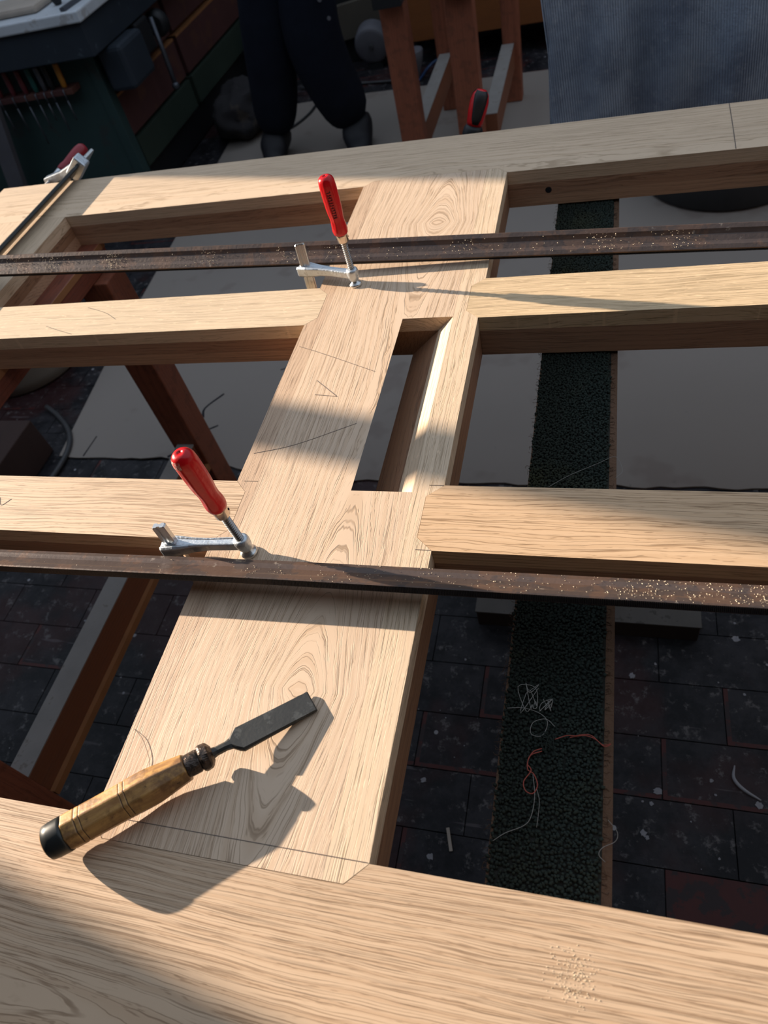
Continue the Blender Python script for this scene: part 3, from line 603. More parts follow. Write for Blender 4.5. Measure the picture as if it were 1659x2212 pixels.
# ------------------------------------------------------------------ clamp at the far left corner, bar lying away from the camera
def corner_clamp():
    t = thing('edge_clamp', 'clamp with a black bar and dull red handle lying across the far left corner', 'clamp', (-1.122, 1.36, ZT))
    a = Vector((-1.137, -0.10, .8652)); b = Vector((-1.137, 1.412, .8652)); d = (b - a).normalized(); sd = Vector((.79, 0, .615)).normalized(); up = Vector((-.615, 0, .79)).normalized()
    w2, t2 = .0180, .0040
    sec = [(-w2, -t2 * .6), (-w2 * .85, -t2), (w2 * .85, -t2), (w2, -t2 * .6), (w2, t2 * .6), (w2 * .85, t2), (w2 * .45, t2), (w2 * .35, t2 * .3), (-w2 * .35, t2 * .3), (-w2 * .45, t2), (-w2 * .85, t2), (-w2, t2 * .6)]
    L = (b - a).length
    MB().loft([[a + d * s_ + sd * x + up * y for x, y in sec] for s_ in (0, L)], False).build('rail', 'blacksteel', t)
    MB().loft([[b + d * s_ + sd * x * f_ + up * y * f_ for x, y in sec] for s_, f_ in ((.0005, 1.0), (.064, 1.0), (.068, .9))], False).build('rail_end', 'steel', t)
    c = b + Vector((0, -.008, 0))
    MB().obox(c, c + d * .026, .054, .030, sd).build('jaw_head', 'cast', t, bevel=.004)
    e = Vector((-1.250, 1.432, .836))
    MB().loft([[p + Vector((0, s1 * .009, 0)) + n_ * h for s1, h in ((-1, -1), (1, -1), (1, 1), (-1, 1))] for p, n_ in ((c + Vector((-.018, .012, -.001)), Vector((.004, 0, .011))), (c.lerp(e, .5) + Vector((0, .008, 0)), Vector((.003, 0, .009))), (e, Vector((.002, 0, .010))))], False).build('sliding_arm', 'cast', t, bevel=.002)
    MB().obox(a + Vector((0, .012, .006)), a + Vector((-.128, .012, -.035)), .016, .022, (0, 1, 0)).build('fixed_jaw', 'cast', t, bevel=.002)
    p0 = Vector((-1.250, 1.3895, .832)); p1 = Vector((-1.168, 1.545, .868)); dd = (p1 - p0).normalized()
    MB().lathe(p0, p1, [(0, .012), (.004, .0125), (.008, .009), (.012, .005)], 18).build('swivel_pad', 'steel', t)
    pr = []; z = .01
    while z < .058: pr += [(z, .0036), (z + .001, .0046), (z + .002, .0046), (z + .003, .0036)]; z += .004
    MB().lathe(p0, p1, pr, 12).build('spindle', 'thread', t)
    MB().lathe(p0, p1, [(.058, .006), (.059, .0075), (.070, .0090), (.074, .0090)], 16).build('ferrule', 'steel', t)
    MB().lathe(p0, p1, [(.074, .0090), (.077, .0105), (.086, .0115), (.096, .0108), (.108, .0122), (.128, .0145), (.142, .0150), (.152, .0138), (.158, .0090), (.1590, .0015)], 32).build('handle', 'dullred', t)
corner_clamp()
# clamp whose rubber handle shows behind the far stile
t = thing('edge_clamp', 'clamp with a two-tone red and black rubber grip poking up behind the far stile', 'clamp', (-0.25, 1.40, .84))
p0 = Vector((-0.262, 1.432, .800)); p1 = Vector((-0.226, 1.455, .905))
MB().lathe(p0, p1, [(0, .012), (.02, .013), (.0235, .0185), (.030, .0195), (.040, .0185), (.046, .0150)], 24).build('ferrule', 'black', t)
MB().lathe(p0, p1, [(.046, .0150), (.052, .0158), (.070, .0178), (.088, .0180), (.100, .0150), (.107, .0090), (.108, .001)], 32).build('handle', 'red', t)
for g0 in (2.2, 4.9):
    ax = (p1 - p0).normalized(); e1 = Vector((1, 0, 0)); e1 = (e1 - ax * e1.dot(ax)).normalized(); e2 = ax.cross(e1); rings = []
    for s_, r_, wd in ((.050, .0159, .35), (.060, .0171, .55), (.075, .0184, .62), (.088, .0186, .70), (.100, .0158, .9), (.1065, .0105, 1.1)):
        rings.append([p0 + ax * s_ + (e1 * math.cos(g0 + wd * u) + e2 * math.sin(g0 + wd * u)) * (r_ + .0006) for u in [-1, -.6, -.2, .2, .6, 1]] + [p0 + ax * s_ + (e1 * math.cos(g0 + wd * u) + e2 * math.sin(g0 + wd * u)) * (r_ - .002) for u in [1, .6, .2, -.2, -.6, -1]])
    MB().loft(rings, True).build('grip', 'black', t)
MB().lathe((-0.262, 1.432, .72), (-0.262, 1.432, .80), [(0, .006), (.082, .006)], 12).build('spindle', 'thread', t)
MB().obox((-0.262, 1.445, .77), (-0.262, 1.30, .77), .014, .018, (1, 0, 0)).build('jaw', 'blacksteel', t, bevel=.002)

# ------------------------------------------------------------------ chisel
def chisel():
    B = q(-.717, .150, .0365); F = q(-.546, .286, .0330); T = q(-.409, .407, .0060)
    d1 = (F - B).normalized(); L1 = (F - B).length; d2 = (T - F).normalized(); L2 = (T - F).length
    t = thing('chisel', 'old chisel with an octagonal boxwood handle and dark steel blade resting on the oak', 'chisel', (B.x, B.y, ZT))
    octa = lambda g_, d_: 1 / max(math.cos((g_ % (math.pi / 4)) - math.pi / 8), .9) * .955
    MB().lathe(B, F, [(-.0105, .0002), (-.0105, .0095), (-.0095, .0130), (-.0070, .0146)], 40).build('butt', 'boxwood', t)
    MB().lathe(B, F, [(-.0090, .0135), (-.0080, .0150), (-.003, .0157), (.006, .0159), (.0085, .0157), (.009, .0145)], 40).build('end_ring', 'blacksteel', t)
    prof = [(.0085, .0145), (.0095, .0155)]
    s_ = .0100
    G4 = (.163, .198, .476, .510)
    body = lambda fr: .0157 + .0007 * math.exp(-((fr - .60) / .13) ** 2) - .0036 * max(0, (fr - .66) / .25) ** 1.2
    while s_ < L1 * .905:
        fr = s_ / L1; r_ = body(fr)
        for gpos in G4:
            if abs(fr - gpos) < .0045: r_ -= .0005
        prof.append((s_, r_)); s_ += .00045
    prof += [(L1 * .912, .0112), (L1 * .915, .0085)]
    h = MB().lathe(B, F, prof, 64, True, octa).build('handle', 'boxwood', t)
    for gpos in G4:
        rr = body(gpos)
        MB().lathe(B, F, [(L1 * gpos - .0003, rr - .0004), (L1 * gpos, rr - .00035), (L1 * gpos + .0003, rr - .0004)], 64, True, octa).build('turned_groove', 'groove', h)
    # ferrule with worn collar rings
    MB().lathe(F, F + d2, [(-.0125, .0085), (-.012, .0102), (-.006, .0104), (-.001, .0101), (.0003, .0094), (.0012, .0112), (.003, .0120), (.0085, .0117), (.0100, .0104), (.0125, .0066)], 40, False, lambda g_, d_: 1 + .07 * noise.noise(Vector((math.cos(g_) * 2, math.sin(g_) * 2, d_ * 300)))).build('ferrule', 'ferr', t)
    # neck and blade as one steel part
    side = d2.cross(Vector((0, 0, 1))).normalized(); up = side.cross(d2)
    rings = []
    def ring(s2, hw, th, rnd_, ch=0.25):
        c = F + d2 * s2
        if rnd_:
            return [c + side * math.cos(a) * hw + up * math.sin(a) * th for a in [math.pi / 8 + i * math.pi / 4 for i in range(8)]]
        return [c + side * (x * hw) + up * (y * th) for x, y in ((1, .1), (1 - ch, 1), (-1 + ch, 1), (-1, .1), (-1, -.8), (-1 + .02, -1), (1 - .02, -1), (1, -.8))]
    rings = [ring(.009, .0060, .0060, True), ring(.016, .0042, .0042, True), ring(.025, .0042, .0040, True), ring(.030, .0056, .0034, True), ring(.0345, .0096, .0029, False, .25), ring(.0385, .0126, .0026, False, .14), ring(L2 - .001 - .0001, .0110, .0017, False, .05), ring(L2, .0110, .0010, False, .05)]
    MB().loft(rings, False).build('blade', 'knife', t)
chisel()

# sawdust (uncountable specks)
def specks(name, label, n, fn, size, seed):
    rr = random.Random(seed); mb = MB()
    for i in range(n):
        p = fn(rr); s_ = size * rr.uniform(.4, 1.3); a = rr.uniform(0, 6.28)
        vs = [p + Vector((math.cos(a + k * 2.09) * s_, math.sin(a + k * 2.09) * s_ * .7, 0)) for k in range(3)] + [p + Vector((0, 0, s_ * .8))]
        mb.add(vs, [(0, 1, 3), (1, 2, 3), (2, 0, 3), (2, 1, 0)])
    o = mb.build(name, 'dust', origin=tuple(mb.v[0])); o['kind'] = 'stuff'; tag(o, label, 'sawdust'); return o
specks('sawdust', 'patch of fine sawdust on the near stile at lower right', 260, lambda r: Vector((-.004 + r.gauss(0, .008), .070 + r.gauss(0, .008), ZT + .0001)), .00055, 1)
def lobar(r):
    x = r.uniform(-.36, .17) if r.random() < .85 else r.uniform(-.7, -.3)
    if r.random() < .35: x = r.uniform(.02, .17)
    a = r.uniform(.0, .0345); th = math.radians(-25); gr = .0020 if .012 < a < .023 else (.001 if .009 < a < .026 else 0)
    return Vector((x, .590 * U + a * math.cos(th) + bow_lo(x / U) * U, ZT + .062 * U + a * math.sin(th) - gr + .0002))
specks('sawdust', 'pale sawdust specks scattered on the nearer iron bar', 520, lobar, .00075, 2)
def upbar(r):
    c = r.choice([-1.0, -.93, -.93, -.80, -.80, -.80, -.62, -.48, -.40, -.2, .0, .1]); x = c + r.gauss(0, .012)
    if r.random() < .3: x = r.uniform(-1.1, .15)
    a = r.uniform(.004, .028); th = math.radians(38); gr = .0019 if .012 < a < .023 else (.001 if .009 < a < .026 else 0)
    return Vector((x, 1.582 * U + a * math.cos(th) + bow_up(x / U) * U, ZT + (.0273 + lift_up(x / U)) * U + a * math.sin(th) - gr + .0003))
specks('sawdust', 'clumps of sawdust caught in the groove of the farther iron bar', 700, upbar, .0009, 3)

# ------------------------------------------------------------------ trestles
def post(t, x0, x1, y0, y1, z1, z0=0.0):
    return MB().box(x0, x1, y0, y1, z0, z1).build('post', 'redwood_z', t, bevel=.003)
t = thing('trestle', 'red-brown wooden trestle with a white-topped stretcher under the left end of the frame', 'trestle', (-1.05, .7, 0))
MB().box(-1.105, -1.030, .05, 1.24, .736, .785).build('beam', 'redwood', t, bevel=.003)
MB().box(-1.030, -1.0285, .05, 1.24, .772, .785).build('edge_strip', 'orangetrim', t)
post(t, -1.078, -1.001, 1.15, 1.225, .736, .0065); post(t, -1.078, -1.001, .20, .275, .736)
MB().box(-1.060, -1.012, .276, 1.149, .160, .250).build('stretcher', 'brownwood', t, bevel=.002)
MB().box(-1.061, -1.012, .276, 1.149, .2501, .2525).build('painted_top', 'whitetop', t)
MB().box(-1.011, -1.000, .276, 1.149, .160, .178).build('edge_strip', 'orangetrim', t)
# carpet covered trestle
t = thing('trestle', 'trestle topped with worn green carpet under the frame, right of the middle rail', 'trestle', (-.028, .75, 0))
MB().box(-.074, .020, .04, 1.34, .70, .776).build('beam', 'brownwood', t)
M['backing'] = paint('dark_backing', (0.018, 0.018, 0.014), 0.95)
MB().box(-.0765, .0155, .035, 1.345, .776, .7785).build('carpet_backing', 'backing', t)
MB().box(-.0790, -.0766, .035, 1.345, .7755, .7785).build('bound_edge', 'jute', t)
MB().box(.0156, .0240, .035, 1.345, .7755, .7785).build('bound_edge', 'jute', t)
def pile():
    rr = random.Random(11); vs = []; fs = []; sm = 0.0030
    y = .045
    while y < 1.335:
        x = -.0770 + (0 if int(y / sm) % 2 else sm / 2) 
        while x < .0135:
            px, py = x + rr.gauss(0, .0008), y + rr.gauss(0, .0006); r_ = rr.uniform(.0013, .0021); h = rr.uniform(.0035, .0062)
            lx, ly = rr.gauss(0, .0008), rr.gauss(0, .0008); n = len(vs); a0 = rr.uniform(0, 1.5)
            for k in range(4): vs.append((px + math.cos(a0 + k * 1.571) * r_ * .8, py + math.sin(a0 + k * 1.571) * r_ * .8, .7780))
            for k in range(4): vs.append((px + lx + math.cos(a0 + k * 1.571) * r_, py + ly + math.sin(a0 + k * 1.571) * r_, .7780 + h * .7))
            vs.append((px + lx, py + ly, .7780 + h))
            for k in range(4):
                k2 = (k + 1) % 4; fs.append((n + k, n + k2, n + 4 + k2, n + 4 + k)); fs.append((n + 4 + k, n + 4 + k2, n + 8))
            x += sm
        y += sm * .9
    mb = MB(); mb.v = [Vector(p) for p in vs]; mb.f = fs; mb.smooth = set(range(len(fs))); return mb
pile().build('carpet_pile', 'pile', t, kind='stuff')
def fringe():
    rr = random.Random(5); mb = MB(); y = .05
    while y < 1.33:
        for x0_, s_ in ((-.078, -1), (.016, 1)):
            p = Vector((x0_, y + rr.gauss(0, .002), .7788)); mb.tube([p, p + Vector((s_ * rr.uniform(.002, .005), rr.gauss(0, .001), .0006)), p + Vector((s_ * rr.uniform(.002, .007), rr.gauss(0, .003), -.0004))], .00022, 3)
        y += rr.expovariate(1 / .006)
    return mb
fringe().build('frayed_edge', 'jute', t, kind='stuff')
post(t, -.060, .004, .835, .90, .70, .075)
M['foot'] = paint('dark_stained_foot', (0.035, 0.022, 0.017), 0.8)
MB().box(-.248, .219, .823, .881, .0005, .055).build('foot', 'foot', t, bevel=.002)
M['whitedim'] = paint('dirty_white', (0.105, 0.098, 0.090), 0.85, spots=[((0.05, 0.045, 0.04), 0.55, 40, 0.7)], scale=20)  # darker, mottled version of the chalky white
MB().box(-.250, .221, .822, .882, .055, .0585).build('painted_top', 'whitedim', t)
for zz in (.0585,): MB().box(-.060, .004, .835, .880, .0585, .076).build('packer', 'redwood', t)
# threads lying on the carpet
def px_pts(pts, z): return [Vector((x, y, z + dz)) for x, y, dz in pts]
import itertools
def scribble(c, r1, n, seed, z=.786):
    rr = random.Random(seed); return [Vector((c[0] + rr.uniform(-r1, r1), c[1] + rr.uniform(-r1, r1) * 1.2, z + rr.uniform(0, .003))) for _ in range(n)]

def thread(name, pts, r, mat, n=6):
    return MB().tube(smooth_curve([Vector(p) for p in pts], n), r, 5).build(name, mat, t)
zc = .7855
thread('red_thread', [(-.0283, .262, zc), (-.0177, .267, zc), (-.0103, .2672, zc + .001), (-.0038, .2696, zc), (.0043, .2697, zc), (.0142, .2623, zc), (.0214, .2641, zc), (.0158, .2608, zc), (.0077, .2667, zc), (-.0022, .2689, zc), (-.015, .2655, zc)], .00045, 'redthread')
thread('red_thread', [(-.0393, .2519, zc), (-.0473, .2474, zc), (-.0514, .2366, zc), (-.0476, .2303, zc), (-.0533, .2195, zc), (-.0510, .2116, zc), (-.0444, .2101, zc), (-.0410, .2179, zc), (-.0449, .2273, zc), (-.0510, .2315, zc), (-.0495, .2437, zc), (-.0391, .2494, zc)], .00050, 'redthread')
thread('grey_thread', [(-.0457, .2272, zc), (-.0427, .2079, zc), (-.0445, .1902, zc), (-.0501, .1816, zc), (-.0652, .1732, zc), (-.0755, .1655, zc - .002)], .00030, 'greythread')
thread('grey_thread', [(-.0415, .2146, zc), (-.0385, .2053, zc), (-.0384, .1927, zc), (-.0391, .1817, zc)], .00025, 'greythread')
thread('grey_thread', [(-.0748, .2875, zc), (-.0592, .2894, zc), (-.0433, .2856, zc), (-.0359, .2773, zc), (-.0401, .2642, zc), (-.0503, .2647, zc), (-.0494, .2757, zc), (-.0378, .2807, zc), (-.0290, .2745, zc)], .00030, 'greythread')
thread('grey_thread', [(.0199, .1967, zc), (.0275, .1886, zc - .002), (.0260, .1810, zc - .003), (.0158, .1737, zc), (.0130, .1675, zc), (.0182, .1626, zc)], .00030, 'greythread')
thread('grey_thread', [(-.0534, .5712, zc), (-.0301, .5902, zc), (.0014, .6096, zc), (.0226, .6214, zc), (.0306, .6027, zc - .004), (.0229, .5878, zc)], .00028, 'greythread')
for c, sd, mt, r1 in (((-.034, .258), 3, 'pile', .008), ((-.0388, .2955), 4, 'greythread', .007), ((-.055, .30), 6, 'greythread', .014)):
    thread('fluff', scribble(c, r1, 16, sd, .785), .00032, mt, 4)

# two trestles standing behind the frame
def far_trestle(px0, px1, cx0, cx1, sx0, sx1, label):
    global t
    t = thing('trestle', label, 'trestle', ((px0 + px1) / 2, 3.2, 0), 'brown trestles standing behind the frame')
    MB().box(px0 - .005, px1 + .005, 2.80, 3.75, .685, .745).build('beam', 'black', t, bevel=.003)
    MB().box(px0, px1, 2.855, 2.925, .0065, .685).build('post', 'redwood_z', t, bevel=.004)
    MB().box(cx0, cx1, 3.62, 3.69, .0065, .685).build('post', 'redwood_z', t, bevel=.004)
    MB().box(sx0, sx1, 2.926, 3.619, .155, .250).build('stretcher', 'brownwood', t, bevel=.002)
    MB().box(sx0 - .001, sx1 + .001, 2.926, 3.619, .250, .2525).build('painted_top', 'whitetop', t)
    return t
far_trestle(-.783, -.692, -.760, -.685, -.745, -.693, 'left of the two red-brown trestles standing behind the frame')
del t['group']
far_trestle(-.552, -.455, -.460, -.385, -.462, -.410, 'right of the two red-brown trestles standing behind the frame, beside the blue cloth')
del t['group']

# ------------------------------------------------------------------ green work bench at the far left
BX, BY = -2.07, 3.0
t = thing('work_bench', 'dark green cabinet work bench with a pale top at the far left', 'work bench', (BX, BY, 0))
MB().box(-3.3, -1.95, 2.86, 4.7, .795, .835).build('bench_top', 'benchtop', t, bevel=.006)
MB().box(-3.28, -1.97, 2.88, 4.7, .672, .795).build('apron', 'apron', t, bevel=.004)
MB().box(-3.25, BX, BY, BY + .03, .0065, .672).build('end_panel', 'green', t, bevel=.003)
MB().box(BX - .045, BX + .003, BY - .005, BY + .05, .0065, .66).build('leg', 'green', t, bevel=.003)
MB().box(-3.2, BX - .03, BY + .03, 4.68, .0065, .14).build('plinth', 'black', t)
MB().box(-3.2, BX - .06, BY + .03, 4.68, .14, .67).build('carcass', 'black', t)
for y0, y1 in ((3.055, 3.70), (3.74, 4.60)):
    d_ = MB().box(BX - .05, BX, y0, y1, .300, .47).build('drawer', 'drawer', t, bevel=.002)
    MB().box(BX - .05, BX + .001, y0, y1, .462, .472).build('edge_strip', 'orangetrim', d_)
    d_ = MB().box(BX - .05, BX - .004, y0, y1, .490, .655).build('drawer', 'drawer', t, bevel=.002)
    MB().box(BX - .04, BX + .008, y0, y1, .155, .285).build('lower_board', 'green2', t, bevel=.003)
MB().box(BX - .045, BX + .003, 4.61, 4.66, .0065, .66).build('leg', 'green', t)
# dark vice block and screw at the corner
v = thing('bench_vice', 'dark bench vice with a hanging bar at the corner of the green bench', 'vice', (-2.0, 3.05, .49))
MB().box(-2.035, -1.915, 2.985, 3.20, .50, .668).build('jaw', 'apron', v, bevel=.018)
MB().box(-2.050, -1.960, 3.24, 3.36, .54, .668).build('jaw', 'black', v, bevel=.01)
MB().lathe((-2.0, 3.20, .60), (-2.0, 3.42, .60), [(0, .016), (.22, .016)], 14).build('screw', 'shaft', v)
MB().tube([(-1.97, 3.40, .645), (-1.965, 3.39, .50), (-1.96, 3.375, .375)], .011, 10).build('bar', 'shaft', v)
MB().lathe((-1.96, 3.375, .385), (-1.96, 3.373, .355), [(0, .008), (.006, .017), (.022, .018), (.030, .01)], 14).build('knob', 'shaft', v)
MB().lathe((-1.99, 3.44, .60), (-1.99, 3.52, .60), [(0, .04), (.02, .055), (.05, .055), (.08, .03)], 18).build('boss', 'black', v)
# tool rack on the bench end with screwdrivers
t = thing('tool_rack', 'dull red tool rack board fixed to the end of the green bench', 'rack', (-2.4, 2.96, .56))
MB().box(-2.72, -2.185, 2.93, 2.9995, .538, .562).build('shelf', 'drawer', t, bevel=.003)
cols = ['rackred', 'rackred', 'rackgreen', 'shaft', 'black', 'yellow', 'rackred', 'black']
xs = [-2.490, -2.425, -2.370, -2.325, -2.285, -2.225, -2.56, -2.62]
labs = ['screwdriver with a dull red handle, leftmost full one in the rack', 'screwdriver with a dull red handle, next to the green-handled one', 'screwdriver with a teal green handle in the tool rack', 'screwdriver with a dark grey handle in the tool rack', 'screwdriver with a black handle beside the orange one', 'screwdriver with a bright orange handle at the right end of the rack', 'screwdriver with a dull red handle at the left edge of the picture', 'screwdriver with a black handle, partly cut off by the picture edge']
for x, c, lb, ln in zip(xs, cols, labs, (.10, .16, .10, .07, .12, .08, .09, .1)):
    s_ = thing('screwdriver', lb, 'screwdriver', (x, 2.95, .562), 'screwdrivers in the bench rack')
    MB().lathe((x, 2.95, .5625), (x + .004, 2.95, .66), [(0, .008), (.004, .011), (.03, .0125), (.06, .012), (.085, .013), (.094, .010), (.098, .003)], 12).build('handle', c, s_)
    MB().lathe((x, 2.925, .52), (x - .004, 2.925, .40), [(0, .003), (ln, .0028)], 8).build('shaft', 'shaft', s_)
    MB().tube([(x, 2.95, .566), (x, 2.9265, .560), (x, 2.925, .52)], .0028, 6).build('collar', 'shaft', s_)
o = MB().box(-2.56, -2.17, 2.93, 3.11, .8355, .865).build('wood_block', 'woodblock', origin=(-2.3, 3.0, .8355), bevel=.012)
tag(o, 'pale rounded wooden block lying on the bench top', 'block')
o = MB().lathe((-2.108, 3.0, .8355), (-2.108, 3.0, .875), [(0, .012), (.008, .017), (.022, .022), (.033, .018), (.04, .006)], 16).build('knob', 'black', origin=(-2.108, 3.0, .8355))
tag(o, 'small dark round knob on the bench top', 'knob')
o = MB().obox((-2.02, 2.88, .842), (-1.99, 3.3, .842), .022, .012, (1, 0, 0)).build('flat_bar', 'shaft', origin=(-2.0, 3.0, .8355)); tag(o, 'grey metal bar lying on the bench top near its corner', 'bar')
o = MB().obox((-2.755, 2.90, .0065), (-2.60, 2.90, .56), .085, .03, (1, 0, 0)).build('plank', 'greywhite', origin=(-2.7, 2.9, 0)); tag(o, 'grey plank leaning against the end of the green bench', 'plank')
# crumpled dark sack below the bench
def blob(name, c, rx, ry, rz, mat, seed, amp=.25, label=None, cat=None):
    bm_v = []; fs = []; nu, nv = 40, 22
    for j in range(nv + 1):
        th = math.pi * j / nv
        for i in range(nu):
            ph = 2 * math.pi * i / nu; d = Vector((math.sin(th) * math.cos(ph), math.sin(th) * math.sin(ph), math.cos(th)))
            k = 1 + amp * noise.noise(d * 2.2 + Vector((seed, 0, 0))) + amp * .35 * noise.noise(d * 6 + Vector((seed, 3, 0)))
            p = Vector((d.x * rx * k, d.y * ry * k, d.z * rz * k)) + Vector(c); p.z = max(p.z, .0005); bm_v.append(p)
    fs = [(j * nu + i, (j + 1) * nu + i, (j + 1) * nu + (i + 1) % nu, j * nu + (i + 1) % nu) for j in range(nv) for i in range(nu)]
    mb = MB(); mb.add(bm_v, fs, True); o = mb.build(name, mat, origin=(c[0], c[1], 0)); tag(o, label, cat); return o
M['sack'] = paint('dark_sacking', (0.022, 0.020, 0.022), 0.9, spots=[((0.07, 0.055, 0.042), 0.58, 7, 0.6)], scale=8)
blob('sack', (-1.83, 3.72, .10), .15, .22, .12, 'sack', 2.0, .3, 'crumpled dark sack on the floor between the bench and the standing person', 'sack')

# ------------------------------------------------------------------ items on the floor
def lathe_thing(name, prof, c, mat, label, cat, seg=40):
    o = MB().lathe(c, (c[0], c[1], c[2] + 1), prof, seg).build(name, mat, origin=c); tag(o, label, cat); return o
lathe_thing('bucket', [(0, .20), (.008, .215), (.05, .225), (.24, .25), (.248, .257), (.256, .257), (.256, .247), (.20, .240), (.02, .205)], (-2.115, 1.83, .0), 'cream', 'cream plastic bucket standing on the floor behind the left trestle', 'bucket')
o = MB().box(-2.25, -1.74, 1.02, 1.36, .0005, .14).build('box', 'boxbrown', origin=(-1.98, 1.2, 0), bevel=.004)
tag(o, 'dark brown box on the floor at the left edge, beside the left trestle', 'box')
o = MB().tube(smooth_curve([(-1.88, 1.56, .012), (-1.80, 1.51, .012), (-1.72, 1.44, .012), (-1.675, 1.36, .012), (-1.665, 1.26, .012), (-1.675, 1.14, .012), (-1.68, 1.0, .012), (-1.72, .92, .012), (-1.85, .90, .012)], 8), .009, 8).build('cable', 'cable', origin=(-1.9, 1.4, .01))
tag(o, 'grey cable curving round the dark brown box on the floor at left', 'cable')
o = MB().tube(smooth_curve([(-1.45, 4.02, .011), (-1.4904, 3.926, .011), (-1.506, 3.79, .011), (-1.549, 3.67, .011), (-1.62, 3.58, .011)], 6), .007, 8).build('cable', 'black', origin=(-1.5, 3.8, .0))
tag(o, 'thin dark cable curving across the sheet between the person\'s feet', 'cable')
o = MB().tube(smooth_curve([(-1.66, 4.16, .009), (-1.58, 4.14, .009), (-1.40, 4.12, .009), (-1.16, 4.084, .009), (-1.0, 4.05, .009)], 6), .007, 8).build('cable', 'cable', origin=(-1.3, 4.2, .0))
tag(o, 'dark cable on the bare floor near the round white lid', 'cable')
o = MB().tube(smooth_curve([(-.80, 4.10, .03), (-.86, 4.16, .05), (-.92, 4.13, .03), (-.96, 4.02, .008), (-1.0, 3.98, .008), (-1.03, 4.0, .008)], 6), .007, 8).build('cable', 'bluecable', origin=(-.95, 4.4, .0))
tag(o, 'thin blue cable on the floor between the two far trestles', 'cable')
# round lid tipped up against the dark wall
t = thing('fan_housing', 'round grey-white disc standing on edge on the floor between the person and the trestles', 'drum', (-1.25, 4.30, 0))
MB().lathe((-1.25, 4.28, .118), (-1.25, 4.38, .135), [(0, .001), (.001, .075), (.006, .088), (.012, .094), (.03, .097), (.09, .097), (.10, .09)], 36).build('shell', 'greywhite', t)
MB().lathe((-1.25, 4.272, .117), (-1.25, 4.282, .118), [(0, .012), (.008, .014)], 16).build('hub', 'cable', t)
MB().box(-1.29, -1.21, 4.30, 4.37, .0005, .03).build('base', 'black', t)
lathe_thing('funnel', [(0, .012), (.005, .016), (.10, .045), (.135, .050), (.14, .047)], (-.975, 4.08, .0), 'greywhite', 'small pale cone-shaped cap standing on the dark floor behind the far trestles', 'cap', 24)
M['tubgrey'] = paint('dark_grey_tub', (0.030, 0.031, 0.034), 0.7)  # colour of an added shape that stands for shade on the sheet
lathe_thing('tub', [(0, .27), (.01, .28), (.10, .285), (.25, .29), (.262, .292), (.27, .285), (.272, .27), (.274, .001)], (.415, 2.78, .0065), 'tubgrey', 'dark round lidded tub standing on the sheet beyond the frame at right', 'tub')
# long low cabinet front along the far wall: orange board and olive board
t = thing('low_cabinet', 'low orange-brown wooden cabinet at the back behind the far trestles', 'cabinet', (-.65, 4.25, 0))
MB().box(-1.02, .05, 4.20, 4.235, .134, .42).build('front_board', 'orange', t, bevel=.003)
MB().box(-1.00, .04, 4.235, 4.7, .134, .42).build('carcass', 'black', t)
for x, y in ((-.98, 4.6), (0.02, 4.6), (-.25, 4.6)): MB().box(x - .02, x + .02, y, y + .06, .0005, .134).build('leg', 'black', t)
MB().box(-.27, -.22, 4.245, 4.29, .0005, .134).build('leg', 'black', t)
o = MB().obox((-1.75, 4.42, .18), (-1.05, 4.42, .255), .03, .17, (0, 1, 0)).build('board', 'olive', origin=(-1.4, 4.42, .2), bevel=.004)
tag(o, 'olive-grey board sloping along the back beside the orange cabinet', 'board')
o = MB().box(-1.75, -1.04, 4.46, 4.72, .0065, .40).build('crate', 'black', origin=(-1.4, 4.5, 0)); tag(o, 'black crate in the dark at the back, behind the round white disc', 'crate')
o = MB().box(-1.84, -1.785, 4.30, 4.44, .0065, .32).build('post', 'black', origin=(-1.75, 4.3, 0)); tag(o, 'dark upright post beside the end of the olive-grey board', 'support')
# splashes, a wood chip and a shaving on the floor
o = MB().obox((-.2514, .3692, .005), (-.2391, .3289, .004), .006, .004, (1, 0, 0)).build('wood_chip', 'woodblock', origin=(-.245, .35, 0)); tag(o, 'small sliver of pale wood on the dark floor left of the carpet trestle', 'wood chip')
def ribbon(pts, w_, mat, name, label, cat):
    mb = MB(); c = smooth_curve([Vector(p) for p in pts], 6); vs = []
    for i, p in enumerate(c):
        d = (c[min(i + 1, len(c) - 1)] - c[max(i - 1, 0)]).normalized(); n = Vector((-d.y, d.x, .5)).normalized() * w_ / 2 * (1 - .6 * abs(2 * i / (len(c) - 1) - 1) ** 2)
        vs += [p - n, p + n, p + n + Vector((0, 0, .0007)), p - n + Vector((0, 0, .0007))]
    m_ = len(c); fs = []
    for i in range(m_ - 1):
        for k in range(4): fs.append((4 * i + k, 4 * i + (k + 1) % 4, 4 * i + 4 + (k + 1) % 4, 4 * i + 4 + k))
    fs += [(3, 2, 1, 0), (4 * m_ - 4, 4 * m_ - 3, 4 * m_ - 2, 4 * m_ - 1)]
    mb.add(vs, fs, True); o = mb.build(name, mat, origin=(pts[0][0], pts[0][1], 0)); tag(o, label, cat)
M['shaving'] = paint('pale_shaving', (0.30, 0.30, 0.32), 0.7)
ribbon([(.269, .5611, .004), (.2654, .5363, .006), (.2794, .5179, .006), (.3085, .502, .003)], .006, 'shaving', 'wood_shaving', 'curved pale shaving on the dark floor at the right edge', 'shaving')
sp = MB(); rr = random.Random(21)
M['splat'] = paint('pale_paint_splash', (0.24, 0.24, 0.26), 0.7, scale=200)
def splat(x, y, r_):
    n = 14; sp.prism([(x + math.cos(2 * math.pi * i / n) * r_ * (1 + .35 * rr.uniform(-1, 1)), y + math.sin(2 * math.pi * i / n) * r_ * (1 + .35 * rr.uniform(-1, 1))) for i in range(n)], .0004, .0014)
